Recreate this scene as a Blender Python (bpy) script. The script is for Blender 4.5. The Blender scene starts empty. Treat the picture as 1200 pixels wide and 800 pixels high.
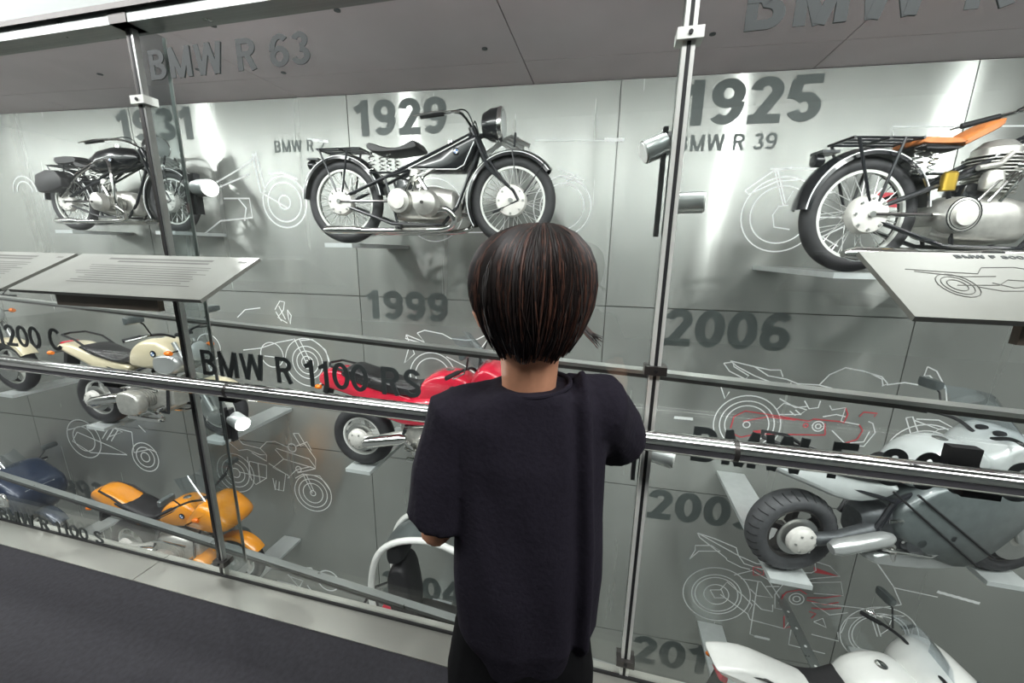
import bpy, bmesh, math, random
from mathutils import Vector, Matrix, noise
random.seed(7)
PI = math.pi
scene = bpy.context.scene
col = scene.collection

# ---------------------------------------------------------------- camera
FPX, PITCH, ROLL, YAW, EYE = 458.8, .2237, .0183, .2338, 1.35
FW = Vector((-math.sin(YAW), math.cos(YAW), 0)); RT = Vector((math.cos(YAW), math.sin(YAW), 0)); UPV = Vector((0, 0, 1))
CF = FW * math.cos(PITCH) - UPV * math.sin(PITCH)
CU0 = FW * math.sin(PITCH) + UPV * math.cos(PITCH)
CR = RT * math.cos(ROLL) + CU0 * math.sin(ROLL)
CU = CU0 * math.cos(ROLL) - RT * math.sin(ROLL)
cam_data = bpy.data.cameras.new('camera')
cam = bpy.data.objects.new('camera', cam_data); col.objects.link(cam)
cam_data.sensor_width = 36; cam_data.lens = 36 * FPX / 1200; cam_data.clip_start = .02; cam_data.clip_end = 100
cam.matrix_world = Matrix(((CR.x, CU.x, -CF.x, 0), (CR.y, CU.y, -CF.y, 0), (CR.z, CU.z, -CF.z, EYE), (0, 0, 0, 1)))
scene.camera = cam
CAMP = Vector((0, 0, EYE))
WS, WY = .058, 4.0                       # display wall: Y = WY + WS * X
GY = 1.068                               # glass front face


def ray(x, y): return CF + CR * ((x - 600) / FPX) - CU * ((y - 400) / FPX)
def on_y(x, y, y0, s=0.0):
    d = ray(x, y); return CAMP + d * (y0 / (d.y - s * d.x))
def on_wall(x, y, off=.0): return on_y(x, y, WY - off, WS)


# ---------------------------------------------------------------- world, exposure
world = bpy.data.worlds.new('hall'); scene.world = world; world.use_nodes = True
bg = world.node_tree.nodes['Background']; bg.inputs[0].default_value = (.86, .90, .88, 1); bg.inputs[1].default_value = .3
vs = scene.view_settings; vs.view_transform = 'Standard'; vs.look = 'None'; vs.exposure = 0.22; vs.gamma = 1; vs.use_curve_mapping = False
cy = scene.cycles
cy.use_denoising = True; cy.max_bounces = 10; cy.transparent_max_bounces = 32; cy.glossy_bounces = 6; cy.caustics_reflective = False; cy.caustics_refractive = False
cy.sample_clamp_indirect = 6


def area(name, loc, rot, sx, sy, power, color=(1, 1, 1)):
    l = bpy.data.lights.new(name, 'AREA'); l.shape = 'RECTANGLE'; l.size = sx; l.size_y = sy; l.energy = power; l.color = color
    o = bpy.data.objects.new(name, l); col.objects.link(o); o.location = loc; o.rotation_euler = rot; return o


# lamps of the place, all above the frame: the gallery ceiling, and the shaft ceiling whose lamps the steel wall mirrors as upright streaks
area('gallery_ceiling_lamp_offscreen', (-4.2, -.35, 3.3), (math.radians(42), 0, 0), 5, .6, 175)
area('gallery_ceiling_lamp_offscreen', (2.6, -.35, 3.3), (math.radians(42), 0, 0), 5, .6, 175)
area('shaft_ceiling_lamp_offscreen', (-2.6, 1.35, 2.84), (math.radians(10), 0, 0), 16, .3, 390)
DOWNLIGHTS = [(-5.9, 2.0), (-2.75, 1.9), (1.75, 1.9), (4.3, 1.9)]
for (x_, y_) in DOWNLIGHTS:
    l_ = area('shaft_downlight_offscreen', (x_, y_, 2.84), (math.radians(30), 0, 0), .09, .09, 28); l_.data.shape = 'DISK'

# ---------------------------------------------------------------- materials
def lin(h):
    h = h.lstrip('#'); v = [int(h[i:i + 2], 16) / 255 for i in (0, 2, 4)]
    return tuple((c / 12.92 if c <= .04045 else ((c + .055) / 1.055) ** 2.4) for c in v) + (1,)


def mat(name, color, rough=.5, metal=0.0, var=.12, scale=18, bump=0.0, emit=0, spec=.5, coat=0):
    m = bpy.data.materials.new(name); m.use_nodes = True; nt = m.node_tree; b = nt.nodes['Principled BSDF']
    c = lin(color) if isinstance(color, str) else color
    tc = nt.nodes.new('ShaderNodeTexCoord'); nz = nt.nodes.new('ShaderNodeTexNoise'); nz.inputs['Scale'].default_value = scale; nz.inputs['Detail'].default_value = 3
    nt.links.new(tc.outputs['Object'], nz.inputs['Vector'])
    rp = nt.nodes.new('ShaderNodeValToRGB'); rp.color_ramp.elements[0].position = .3; rp.color_ramp.elements[1].position = .7
    rp.color_ramp.elements[0].color = tuple(x * (1 - var) for x in c[:3]) + (1,); rp.color_ramp.elements[1].color = tuple(min(1, x * (1 + var)) for x in c[:3]) + (1,)
    nt.links.new(nz.outputs['Fac'], rp.inputs['Fac']); nt.links.new(rp.outputs['Color'], b.inputs['Base Color'])
    b.inputs['Roughness'].default_value = rough; b.inputs['Metallic'].default_value = metal
    b.inputs['Specular IOR Level'].default_value = spec; b.inputs['Coat Weight'].default_value = coat
    if bump:
        bp = nt.nodes.new('ShaderNodeBump'); bp.inputs['Strength'].default_value = bump; bp.inputs['Distance'].default_value = .01
        nt.links.new(nz.outputs['Fac'], bp.inputs['Height']); nt.links.new(bp.outputs['Normal'], b.inputs['Normal'])
    if emit:
        b.inputs['Emission Color'].default_value = c; b.inputs['Emission Strength'].default_value = emit
    return m


def metal_wall(name, color, rough, aniso, metal, stretch=(.25, .25, 14)):
    m = mat(name, color, rough, metal, .05, 1.2); nt = m.node_tree; b = nt.nodes['Principled BSDF']
    b.inputs['Anisotropic'].default_value = aniso
    t = nt.nodes.new('ShaderNodeCombineXYZ'); t.inputs[2].default_value = 1
    nt.links.new(t.outputs[0], b.inputs['Tangent'])
    tc = nt.nodes.new('ShaderNodeTexCoord'); mp = nt.nodes.new('ShaderNodeMapping'); mp.inputs['Scale'].default_value = stretch
    nz = nt.nodes.new('ShaderNodeTexNoise'); nz.inputs['Scale'].default_value = 6; nz.inputs['Detail'].default_value = 4
    nt.links.new(tc.outputs['Object'], mp.inputs[0]); nt.links.new(mp.outputs[0], nz.inputs['Vector'])
    mr = nt.nodes.new('ShaderNodeMapRange'); mr.inputs[1].default_value = .3; mr.inputs[2].default_value = .7; mr.inputs[3].default_value = rough - .03; mr.inputs[4].default_value = rough + .05
    nt.links.new(nz.outputs['Fac'], mr.inputs[0]); nt.links.new(mr.outputs[0], b.inputs['Roughness'])
    # gentle large-scale waviness of the sheet
    n2 = nt.nodes.new('ShaderNodeTexNoise'); n2.inputs['Scale'].default_value = 1.1; n2.inputs['Detail'].default_value = 1
    nt.links.new(tc.outputs['Object'], n2.inputs['Vector'])
    bp = nt.nodes.new('ShaderNodeBump'); bp.inputs['Strength'].default_value = .12; bp.inputs['Distance'].default_value = .05
    nt.links.new(n2.outputs['Fac'], bp.inputs['Height']); nt.links.new(bp.outputs['Normal'], b.inputs['Normal'])
    return m


def glass_mat(name, tint, f0=.045, rough=0.0):
    """thin sheet glass: transparent with a Schlick reflection that is the same from both faces"""
    m = bpy.data.materials.new(name); m.use_nodes = True; nt = m.node_tree; nt.nodes.clear()
    N = nt.nodes.new
    out = N('ShaderNodeOutputMaterial'); mix = N('ShaderNodeMixShader'); tr = N('ShaderNodeBsdfTransparent'); gl = N('ShaderNodeBsdfGlossy')
    tr.inputs[0].default_value = tint; gl.inputs['Roughness'].default_value = rough
    g = N('ShaderNodeNewGeometry'); dot = N('ShaderNodeVectorMath'); dot.operation = 'DOT_PRODUCT'
    nt.links.new(g.outputs['Normal'], dot.inputs[0]); nt.links.new(g.outputs['Incoming'], dot.inputs[1])
    ab = N('ShaderNodeMath'); ab.operation = 'ABSOLUTE'; nt.links.new(dot.outputs['Value'], ab.inputs[0])
    om = N('ShaderNodeMath'); om.operation = 'SUBTRACT'; om.inputs[0].default_value = 1; nt.links.new(ab.outputs[0], om.inputs[1])
    pw = N('ShaderNodeMath'); pw.operation = 'POWER'; pw.inputs[1].default_value = 5; nt.links.new(om.outputs[0], pw.inputs[0])
    ml = N('ShaderNodeMath'); ml.operation = 'MULTIPLY_ADD'; ml.inputs[1].default_value = 1 - f0; ml.inputs[2].default_value = f0; nt.links.new(pw.outputs[0], ml.inputs[0])
    nt.links.new(ml.outputs[0], mix.inputs[0]); nt.links.new(tr.outputs[0], mix.inputs[1]); nt.links.new(gl.outputs[0], mix.inputs[2]); nt.links.new(mix.outputs[0], out.inputs[0])
    return m


M = dict(
    wall=metal_wall('brushed_steel_wall', '#b3b6b1', .23, 1.0, .62, (1.1, 1.1, .05)),
    soffit=mat('grey_soffit_panel', '#dccfd3', .5, .05, .06, 2.0),
    header=mat('white_header', '#ccd3d0', .6, 0, .02),
    gallery=mat('pale_gallery_paint', '#d6dad7', .7, 0, .03),
    white=mat('white_paint', '#e4e6e2', .5, 0, .03),
    floor=mat('charcoal_floor', '#232228', .75, 0, .35, 60, .15),
    kerb=metal_wall('satin_steel_kerb', '#a9aaa2', .32, .4, .7),
    chrome=mat('polished_steel', '#d8d8d6', .1, 1, .03),
    steel=mat('satin_steel', '#b4b6b3', .28, .9, .06),
    midsteel=metal_wall('crinkled_steel', '#8b908e', .3, .3, .7, (3, 3, 3)),
    darksteel=mat('dark_steel', '#4c4a48', .35, .7, .1),
    brownsteel=mat('brown_bracket', '#5d554c', .4, .5, .1),
    alu=mat('bright_aluminium', '#e2e4de', .35, .35, .04),
    black=mat('black_rubber', '#17181a', .6, 0, .2),
    letter=mat('grey_letter_film', '#363c3c', .6, 0, .05),
    letterdark=mat('dark_letter_film', '#363c3c', .6, 0, .05),
    wallletter=mat('grey_wall_letter_film', '#565d5b', .55, .1, .05),
    line=mat('white_line_film', '#f4f6f5', .5, 0, .02),
    redline=mat('red_line_film', '#d94f57', .5, 0, .05),
    board=mat('grey_board', '#84867f', .45, .25, .06, 8),
    print=mat('board_print', '#5c5c58', .6, 0, .05),
    glass=glass_mat('sheet_glass', (.955, .975, .965, 1), .05),
    fin=glass_mat('fin_glass', (.80, .83, .83, 1), .06),
    lens=glass_mat('clear_lens', (.9, .93, .95, 1), .12, .05),
    lamp_on=mat('lit_lamp_lens', '#fffdf6', .4, 0, 0, emit=14),
    skin=mat('skin', '#cb9273', .55, 0, .08, 40),
    hair=mat('dark_brown_hair', '#1a100d', .5, 0, .5, 30, spec=.45),
    hair2=mat('brown_hair_strand', '#4a2f25', .5, 0, .4, 60, spec=.45),
    shirt=mat('black_cotton', '#221f28', .9, 0, .12, 120, .15, spec=.15),
    shorts=mat('black_shorts_cloth', '#0c0c0e', .9, 0, .2, 90, spec=.15),
    tire=mat('tyre_rubber', '#2b2b2d', .65, 0, .2, 30),
    tiregrey=mat('grey_tyre_rubber', '#434446', .6, 0, .15, 30),
    paintblack=mat('black_enamel', '#15171a', .22, 0, .1, coat=.6),
    frame=mat('black_frame_tube', '#1b1d21', .3, .1, .1, coat=.3),
    engine=mat('cast_aluminium', '#c9c8c2', .38, .75, .12, 25, .1),
    enginedark=mat('dark_engine_casting', '#4d5052', .45, .5, .2, 25),
    spoke=mat('spoke_steel', '#e6e7e5', .3, .6, .03),
    hub=mat('white_hub_casting', '#dcdad4', .45, .3, .08),
    leather=mat('black_leather', '#1c1b1d', .5, 0, .2, 40, .1),
    tan=mat('tan_leather', '#b9703a', .5, 0, .18, 30, .15),
    cream=mat('cream_paint', '#d8cdae', .3, .1, .05, coat=.6),
    silver=mat('silver_paint', '#b9bcbb', .28, .6, .05, coat=.6),
    red=mat('red_paint', '#c9203a', .25, 0, .08, coat=.7),
    orange=mat('orange_paint', '#f09a1e', .25, 0, .05, coat=.7),
    amber=mat('amber_lens', '#ec7a14', .25, 0, .05, coat=.5),
    blue=mat('navy_paint', '#22324a', .3, .2, .1, coat=.6),
    greypaint=mat('graphite_paint', '#5d6464', .35, .3, .1, coat=.4),
    lightpaint=mat('pale_grey_paint', '#c4c9c8', .3, .2, .05, coat=.5),
    brass=mat('brass', '#b89a3e', .35, .8, .1),
    whitepaint=mat('white_gloss_paint', '#e8e8e4', .3, 0, .03, coat=.5),
    bluebadge=mat('badge_blue', '#3a6fb0', .4, 0, .02),
)

# ---------------------------------------------------------------- mesh builder
class MB:
    def __init__(s): s.v = []; s.f = []
    def add(s, vs_, fs):
        k = len(s.v); s.v += [tuple(p) for p in vs_]; s.f += [tuple(i + k for i in f) for f in fs]
    def box(s, a, b, m=None):
        (x0, y0, z0), (x1, y1, z1) = a, b
        p = [Vector(q) for q in ((x0, y0, z0), (x1, y0, z0), (x1, y1, z0), (x0, y1, z0), (x0, y0, z1), (x1, y0, z1), (x1, y1, z1), (x0, y1, z1))]
        if m: p = [m @ q for q in p]
        s.add(p, [(0, 3, 2, 1), (4, 5, 6, 7), (0, 1, 5, 4), (1, 2, 6, 5), (2, 3, 7, 6), (3, 0, 4, 7)]); return s
    def rings(s, rs, cap=True, closed=False):
        n = len(rs[0]); fs = []; m = len(rs)
        for i in range(m if closed else m - 1):
            j = (i + 1) % m
            for k in range(n):
                l = (k + 1) % n; fs.append((i * n + k, i * n + l, j * n + l, j * n + k))
        if cap and not closed:
            fs.append(tuple(reversed(range(n)))); fs.append(tuple((m - 1) * n + k for k in range(n)))
        s.add([p for r in rs for p in r], fs); return s
    def tube(s, pts, r, n=8, flat=None):
        pts = [Vector(p) for p in pts]; m = len(pts)
        rad = r if isinstance(r, (list, tuple)) else [r] * m
        rs = []; up = None
        for i, p in enumerate(pts):
            t = (pts[min(i + 1, m - 1)] - pts[max(i - 1, 0)]).normalized()
            if up is None:
                up = Vector((0, 0, 1)) if abs(t.z) < .9 else Vector((1, 0, 0))
            a = t.cross(up); a = a.normalized() if a.length > 1e-6 else t.orthogonal().normalized()
            b = a.cross(t).normalized(); up = b
            ra = rad[i]
            r1, r2 = ra if isinstance(ra, (tuple, list)) else (ra, ra)
            rs.append([p + a * (math.cos(q) * r1) + b * (math.sin(q) * r2) for q in (2 * PI * k / n for k in range(n))])
        return s.rings(rs)
    def cyl(s, a, b, r, n=16, r2=None): return s.tube([a, b], [r, r if r2 is None else r2], n)
    def lathe(s, prof, c, axis='y', n=24):
        """prof: (radius, along axis)"""
        rs = []
        for (r, h) in prof:
            ring = []
            for k in range(n):
                q = 2 * PI * k / n; u, w = r * math.cos(q), r * math.sin(q)
                d = {'y': (u, h, w), 'x': (h, u, w), 'z': (u, w, h)}[axis]
                ring.append((c[0] + d[0], c[1] + d[1], c[2] + d[2]))
            rs.append(ring)
        return s.rings(rs)
    def torus(s, c, R, rr, ry, n=40, k=10, a0=0, a1=None):
        full = a1 is None; rs = []
        for i in range(n if full else n + 1):
            q = 2 * PI * i / n if full else a0 + (a1 - a0) * i / n
            ring = []
            for j in range(k):
                w = 2 * PI * j / k; rad = R + rr * math.cos(w)
                ring.append((c[0] + rad * math.cos(q), c[1] + ry * math.sin(w), c[2] + rad * math.sin(q)))
            rs.append(ring)
        return s.rings(rs, closed=full)
    def sweep(s, sec, c, a0, a1, n=24):
        rs = []
        for i in range(n + 1):
            q = a0 + (a1 - a0) * i / n
            rs.append([(c[0] + r * math.cos(q), c[1] + y, c[2] + r * math.sin(q)) for (r, y) in sec])
        return s.rings(rs)
    def loft(s, secs, n=16, e=2.4, axis='x'):
        """secs: (along, cy, cz, half width, half height)"""
        rs = []
        for (x, cy_, cz, hw, hh) in secs:
            ring = []
            for k in range(n):
                q = 2 * PI * k / n; c_, s_ = math.cos(q), math.sin(q)
                u = hw * math.copysign(abs(c_) ** (2 / e), c_); w = hh * math.copysign(abs(s_) ** (2 / e), s_)
                ring.append((x, cy_ + u, cz + w) if axis == 'x' else (cy_ + u, cz + w, x))
            rs.append(ring)
        return s.rings(rs)
    def pillow(s, poly, w, inset=.03, y0=0.0, smooth=3):
        """side outline (x, z) inflated to a rounded body of half width w"""
        P = [Vector((p[0], p[1])) for p in poly]
        if sum(P[i].x * P[(i + 1) % len(P)].y - P[(i + 1) % len(P)].x * P[i].y for i in range(len(P))) < 0: P.reverse()
        if smooth > 1:
            Q = []; n = len(P)
            for i in range(n):
                p0, p1, p2, p3 = P[i - 1], P[i], P[(i + 1) % n], P[(i + 2) % n]
                for k in range(smooth):
                    t = k / smooth
                    Q.append(.5 * ((2 * p1) + (p2 - p0) * t + (2 * p0 - 5 * p1 + 4 * p2 - p3) * t * t + (3 * p1 - p0 - 3 * p2 + p3) * t ** 3))
            P = Q
        n = len(P); nor = []
        for i in range(n):
            t = (P[(i + 1) % n] - P[i - 1]); nor.append(Vector((-t.y, t.x)).normalized() if t.length > 1e-7 else Vector((0, 0)))
        rs = []
        for f, d in ((-1, 1), (-.93, .55), (-.75, .2), (-.4, 0), (.4, 0), (.75, .2), (.93, .55), (1, 1)):
            rs.append([(P[i].x + nor[i].x * inset * d, y0 + f * w, P[i].y + nor[i].y * inset * d) for i in range(n)])
        return s.rings(rs)
    def mesh(s, name):
        me = bpy.data.meshes.new(name); me.from_pydata(s.v, [], s.f); me.validate(); return me
    def build(s, name, m, parent=None, smooth=True, angle=40):
        me = s.mesh(name)
        bm = bmesh.new(); bm.from_mesh(me); bmesh.ops.recalc_face_normals(bm, faces=bm.faces)
        if smooth:
            for f in bm.faces: f.smooth = True
            ca = math.radians(angle)
            for e in bm.edges:
                e.smooth = not (len(e.link_faces) == 2 and e.calc_face_angle(0) > ca)
        bm.to_mesh(me); bm.free()
        me.materials.append(M[m] if isinstance(m, str) else m)
        o = bpy.data.objects.new(name, me); col.objects.link(o)
        if parent: o.parent = parent
        return o


def tag(o, label=None, cat=None, group=None, kind=None):
    for k, v in (('label', label), ('category', cat), ('group', group), ('kind', kind)):
        if v: o[k] = v
    return o


def empty(name, loc=(0, 0, 0), rz=0.0):
    o = bpy.data.objects.new(name, None); col.objects.link(o); o.location = loc; o.rotation_euler = (0, 0, rz); o.empty_display_size = .1; return o


def _arc(cx, cy_, rx, ry, a0, a1, n=14): return [(cx + rx * math.cos(math.radians(a0 + (a1 - a0) * i / n)), cy_ + ry * math.sin(math.radians(a0 + (a1 - a0) * i / n))) for i in range(n + 1)]


def glyph(c, t):
    """centre-line strokes of a plain grotesque character of height 1; returns (advance, strokes)"""
    h = t / 2; T = 1 - h
    if c == '0': return .60, [_arc(.30, .5, .30 - h, .5 - h, 0, 360, 28)]
    if c == '1': return .48, [[(.30, 0), (.30, 1)], [(.06, .72), (.30, .86)]]
    if c == '2': return .60, [_arc(.30, .70, .28 - h, .30 - h, 175, -38) + [(.07 + h, h)], [(.02, h), (.57, h)]]
    if c == '3': return .60, [_arc(.29, .745, .24 - h, .255 - h, 165, -90), _arc(.29, .28, .28 - h, .28 - h, 90, -165)]
    if c == '4': return .62, [[(.44, 0), (.44, 1)], [(.42, .97), (.07, .30)], [(.02, .27), (.60, .27)]]
    if c == '5': return .60, [[(.55, T), (.10, T)], [(.15, T), (.10, .50)], _arc(.29, .32, .28 - h, .32 - h, 140, -160)]
    if c == '6': return .60, [_arc(.30, .32, .29 - h, .32 - h, 0, 360, 26), _arc(.34, .5, .33 - h, .5 - h, 180, 48)]
    if c == '9': return .60, [[(.60 - x, 1 - y) for x, y in l] for l in glyph('6', t)[1]]
    if c == '7': return .58, [[(.02, T), (.55, T)], [(.52, T), (.20, 0)]]
    if c == '8': return .60, [_arc(.30, .74, .25 - h, .26 - h, 0, 360, 24), _arc(.30, .28, .29 - h, .28 - h, 0, 360, 26)]
    if c == 'B': return .68, [[(.06 + h, 0), (.06 + h, 1)], [(.07, T), (.36, T)] + _arc(.36, .745, .25 - h, .255 - h, 90, -90) + [(.07, .49 + h)], [(.36, .51)] + _arc(.37, .28, .28 - h, .28 - h, 90, -90) + [(.07, h)]]
    if c == 'R': return .70, [[(.06 + h, 0), (.06 + h, 1)], [(.07, T), (.38, T)] + _arc(.38, .715, .27 - h, .285 - h, 90, -90) + [(.07, .43 + h)], [(.40, .46), (.58, 0)]]
    if c == 'M': return .88, [[(.06 + h, 0), (.06 + h, 1)], [(.10 + h * .4, 1), (.44, 0)], [(.78 - h * .4, 1), (.44, 0)], [(.82 - h, 0), (.82 - h, 1)]]
    if c == 'W': return .98, [[(.02 + h, 1), (.24, 0)], [(.25, 0), (.49, 1)], [(.49, 1), (.73, 0)], [(.74, 0), (.96 - h, 1)]]
    if c == 'F': return .60, [[(.06 + h, 0), (.06 + h, 1)], [(.07, T), (.56, T)], [(.07, .50), (.50, .50)]]
    if c == 'C': return .72, [_arc(.37, .5, .34 - h, .5 - h, 42, 318, 26)]
    if c == 'S': return .64, [_arc(.32, .735, .26 - h, .265 - h, 15, 235, 14) + _arc(.32, .27, .28 - h, .27 - h, 60, -170, 16)]
    return .30, []


def text_mesh(s, bold=.0):
    t = .135 + bold * 2.2; mb = MB(); x = 0
    for ch in s:
        adv, strokes = glyph(ch, t)
        for si, pts in enumerate(strokes):
            zt = .012 + .006 * si; n = len(pts); L = []; R = []; P = [Vector((p[0], p[1], 0)) for p in pts]
            loop = (P[0] - P[-1]).length < 1e-4
            for i in range(n):
                a = P[i - 1] if i else (P[-2] if loop else P[0]); b = P[i + 1] if i < n - 1 else (P[1] if loop else P[-1])
                d = (b - a).normalized(); k = Vector((-d.y, d.x, 0)) * (t / 2); L.append(P[i] + k + Vector((x, 0, 0))); R.append(P[i] - k + Vector((x, 0, 0)))
            mb.rings([[L[i] + Vector((0, 0, -zt)), R[i] + Vector((0, 0, -zt)), R[i] + Vector((0, 0, zt)), L[i] + Vector((0, 0, zt))] for i in range(n)])
        x += adv + .045
    return mb.mesh('lettering')


def text(s, name, m, origin, xdir, updir, width, height, parent=None, bold=.012, thick=.002):
    """lettering fitted to width x height, lower left corner at origin"""
    me = text_mesh(s, bold)
    xs = [v.co.x for v in me.vertices]; ys = [v.co.y for v in me.vertices]
    x0, x1, y0, y1 = min(xs), max(xs), min(ys), max(ys)
    xd = Vector(xdir).normalized(); ud = Vector(updir).normalized(); nd = xd.cross(ud)
    for v in me.vertices:
        u = (v.co.x - x0) / (x1 - x0) * width; w = (v.co.y - y0) / (y1 - y0) * height; d = v.co.z / .012 * thick
        v.co = Vector(origin) + xd * u + ud * w + nd * d
    me.materials.clear(); me.materials.append(M[m]); me.name = name
    o = bpy.data.objects.new(name, me); col.objects.link(o)
    if parent: o.parent = parent
    return o


# ---------------------------------------------------------------- setting: display wall
TW = Vector((1, WS, 0)).normalized(); NW = Vector((WS, -1, 0)).normalized()
def wall_pt(x, z, off=0.0): return Vector((x, WY + WS * x, z)) + NW * off
wall_rot = math.atan(WS)
wb = MB(); mw = Matrix.Translation((0, WY, 0)) @ Matrix.Rotation(wall_rot, 4, 'Z')
wb.box((-10.8, .03, -5.05), (8.2, .2, 2.95), mw)
wall_back = tag(wb.build('wall_back', 'darksteel', smooth=False), 'brushed steel display wall carrying motorcycles and white line drawings', None, None, 'structure')
XS = [-10.68, -8.01, -5.345, -2.672, 0.0, 2.67, 5.34, 8.01]; ZS = [-5.0, -3.05, -1.10, .845, 2.858]
for i in range(len(XS) - 1):
    for j in range(len(ZS) - 1):
        MB().box((XS[i] + .004, .0, ZS[j] + .005), (XS[i + 1] - .004, .028, ZS[j + 1] - .004), mw).build('wall_panel', 'wall', wall_back, smooth=False)
# soffit over the shaft, in panels
so = MB().box((-10.8, 1.1, 2.875), (8.2, 4.6, 3.0)); soffit = tag(so.build('ceiling', 'darksteel', smooth=False), 'grey panelled soffit above the display shaft', None, None, 'structure')
SX = [-10.8, -8.9, -6.05, -3.2, -.78, 1.52, 3.9, 6.1, 8.2]
for i in range(len(SX) - 1):
    a, b = SX[i], SX[i + 1]
    for (y0, y1) in ((1.1, 3.55), (3.556, 4.5)):
        p = MB(); g = .004
        p.add([(x, y + WS * x if y > 2 else y, z) for z in (2.86, 2.876) for (x, y) in ((a + g, y0), (b - g, y0), (b - g, y1), (a + g, y1))],
              [(0, 1, 2, 3), (7, 6, 5, 4), (0, 4, 5, 1), (1, 5, 6, 2), (2, 6, 7, 3), (3, 7, 4, 0)])
        p.build('soffit_panel', 'soffit', soffit, smooth=False)
for (x, y) in ((-1.03, 3.25), (.594, 3.37), (-2.8, 2.57), (-1.82, 2.59), (2.2, 3.2), (-3.6, 3.1), (-4.6, 3.0), (-2.9, 3.3)):
    MB().lathe([(.022, 0), (.022, .006), (.012, .008)], (x, y, 2.853), 'z', 12).build('bolt_head', 'enginedark', soffit)
for (x, y) in DOWNLIGHTS:
    dl = MB().lathe([(.05, .012), (.085, .012), (.09, .004), (.09, 0), (.06, 0), (.05, .004)], (x, y, 2.846), 'z', 24).build('downlight_ring', 'alu', soffit)
# shaft floor and ends
tag(MB().box((-10.8, 1.1, -5.15), (8.2, 4.6, -5.0)).build('shaft_floor', 'kerb', smooth=False), 'steel floor at the bottom of the display shaft', None, None, 'structure')
for nm, x0, x1 in (('wall_left', -10.95, -10.8), ('wall_right', 8.2, 8.35)):
    tag(MB().box((x0, 1.1, -5.0), (x1, 4.6, 2.9)).build(nm, 'white', smooth=False), 'white end wall of the display shaft', None, None, 'structure')
# visitor gallery: floor, kerb, header, wall and ceiling behind the camera
tag(MB().box((-10.8, -4.5, -.3), (8.2, .955, 0)).build('floor', 'floor', smooth=False), 'dark charcoal gallery floor', None, None, 'structure')
kerb = tag(MB().box((-10.8, .955, -.3), (8.2, 1.10, -.004)).build('trim_1', 'darksteel', smooth=False), 'satin steel kerb strip at the foot of the glass', None, None, 'structure')
kx = -9.9
while kx < 8.2:
    MB().box((kx + .002, .955, -.004), (min(kx + 1.62, 8.2) - .002, 1.10, .004)).build('kerb_plate', 'kerb', kerb, smooth=False); kx += 1.62 if kx > -9 else 1.6
tag(MB().box((-10.8, 1.034, 2.047), (8.2, 1.1, 3.4)).build('wall_front', 'header', smooth=False), 'white header above the glass', None, None, 'structure')
tag(MB().box((-10.8, -4.6, -.3), (8.2, -4.5, 3.4)).build('wall_gallery', 'gallery', smooth=False), 'white gallery wall behind the visitors', None, None, 'structure')
tag(MB().box((-10.8, -4.6, 3.4), (8.2, 1.1, 3.5)).build('ceiling_gallery', 'gallery', smooth=False), 'white gallery ceiling', None, None, 'structure')
# glass wall
ch = tag(MB().box((-10.8, 1.04, 2.0), (8.2, 1.11, 2.047)).build('trim_2', 'midsteel', smooth=False), 'steel channel holding the top of the glass', None, None, 'structure')
MB().box((-10.8, 1.028, 2.032), (8.2, 1.04, 2.047)).build('edge_strip', 'darksteel', ch, smooth=False)
gk = MB().box((-10.8, GY - .007, .004), (8.2, GY - .0005, .014)).build('glass_gasket', 'black', kerb, smooth=False)
POSTS = [-3.105, -1.482, .141, 1.764, 3.387]
panes = []
ends = [-4.7] + POSTS + [5.0]
for i in range(len(ends) - 1):
    g = MB().box((ends[i] + .008, GY, .0), (ends[i + 1] - .008, GY + .012, 2.03)).build('window_%d' % (i + 1), 'glass', smooth=False)
    tag(g, 'clear glass pane of the display wall', None, None, 'structure'); panes.append(g)
for i, x in enumerate(POSTS):
    pale = abs(x - .141) < .01
    t = tag(MB().box((x - .004, GY - .004, 0), (x + .004, GY + .016, 2.02)).build('trim_%d' % (i + 3), 'black', smooth=False), 'upright joint between two glass panes with its glass fin', None, None, 'structure')
    for s in (-1, 1):
        MB().box((x + s * .009 - .0045, GY - .003, .0), (x + s * .009 + .0045, GY + .015, 2.02)).build('joint_strip', 'alu' if pale else ('darksteel' if s < 0 else 'steel'), t, smooth=False)
    MB().box((x - .007, GY + .02, -.02), (x + .007, GY + .10, 2.02)).build('glass_fin', 'fin', t, smooth=False)
    MB().box((x - .007, GY + .1005, -.02), (x + .007, GY + .104, 2.02)).build('fin_edge', 'steel', t, smooth=False)
    for z in ((1.83, 1.05, .07) if pale else (1.80, .07)):
        c = MB().box((x - .028, GY - .014, z - .012), (x + .028, GY + .03, z + .012)).build('clamp', 'alu' if z > 1.5 else 'darksteel', t, smooth=False)
        MB().lathe([(.005, -.004), (.005, .002)], (x, GY - .013, z), 'y', 10).build('screw', 'black', c)
    MB().box((x - .035, GY - .03, 2.0), (x + .035, GY + .03, 2.03)).build('top_clamp', 'darksteel', t, smooth=False)
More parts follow.
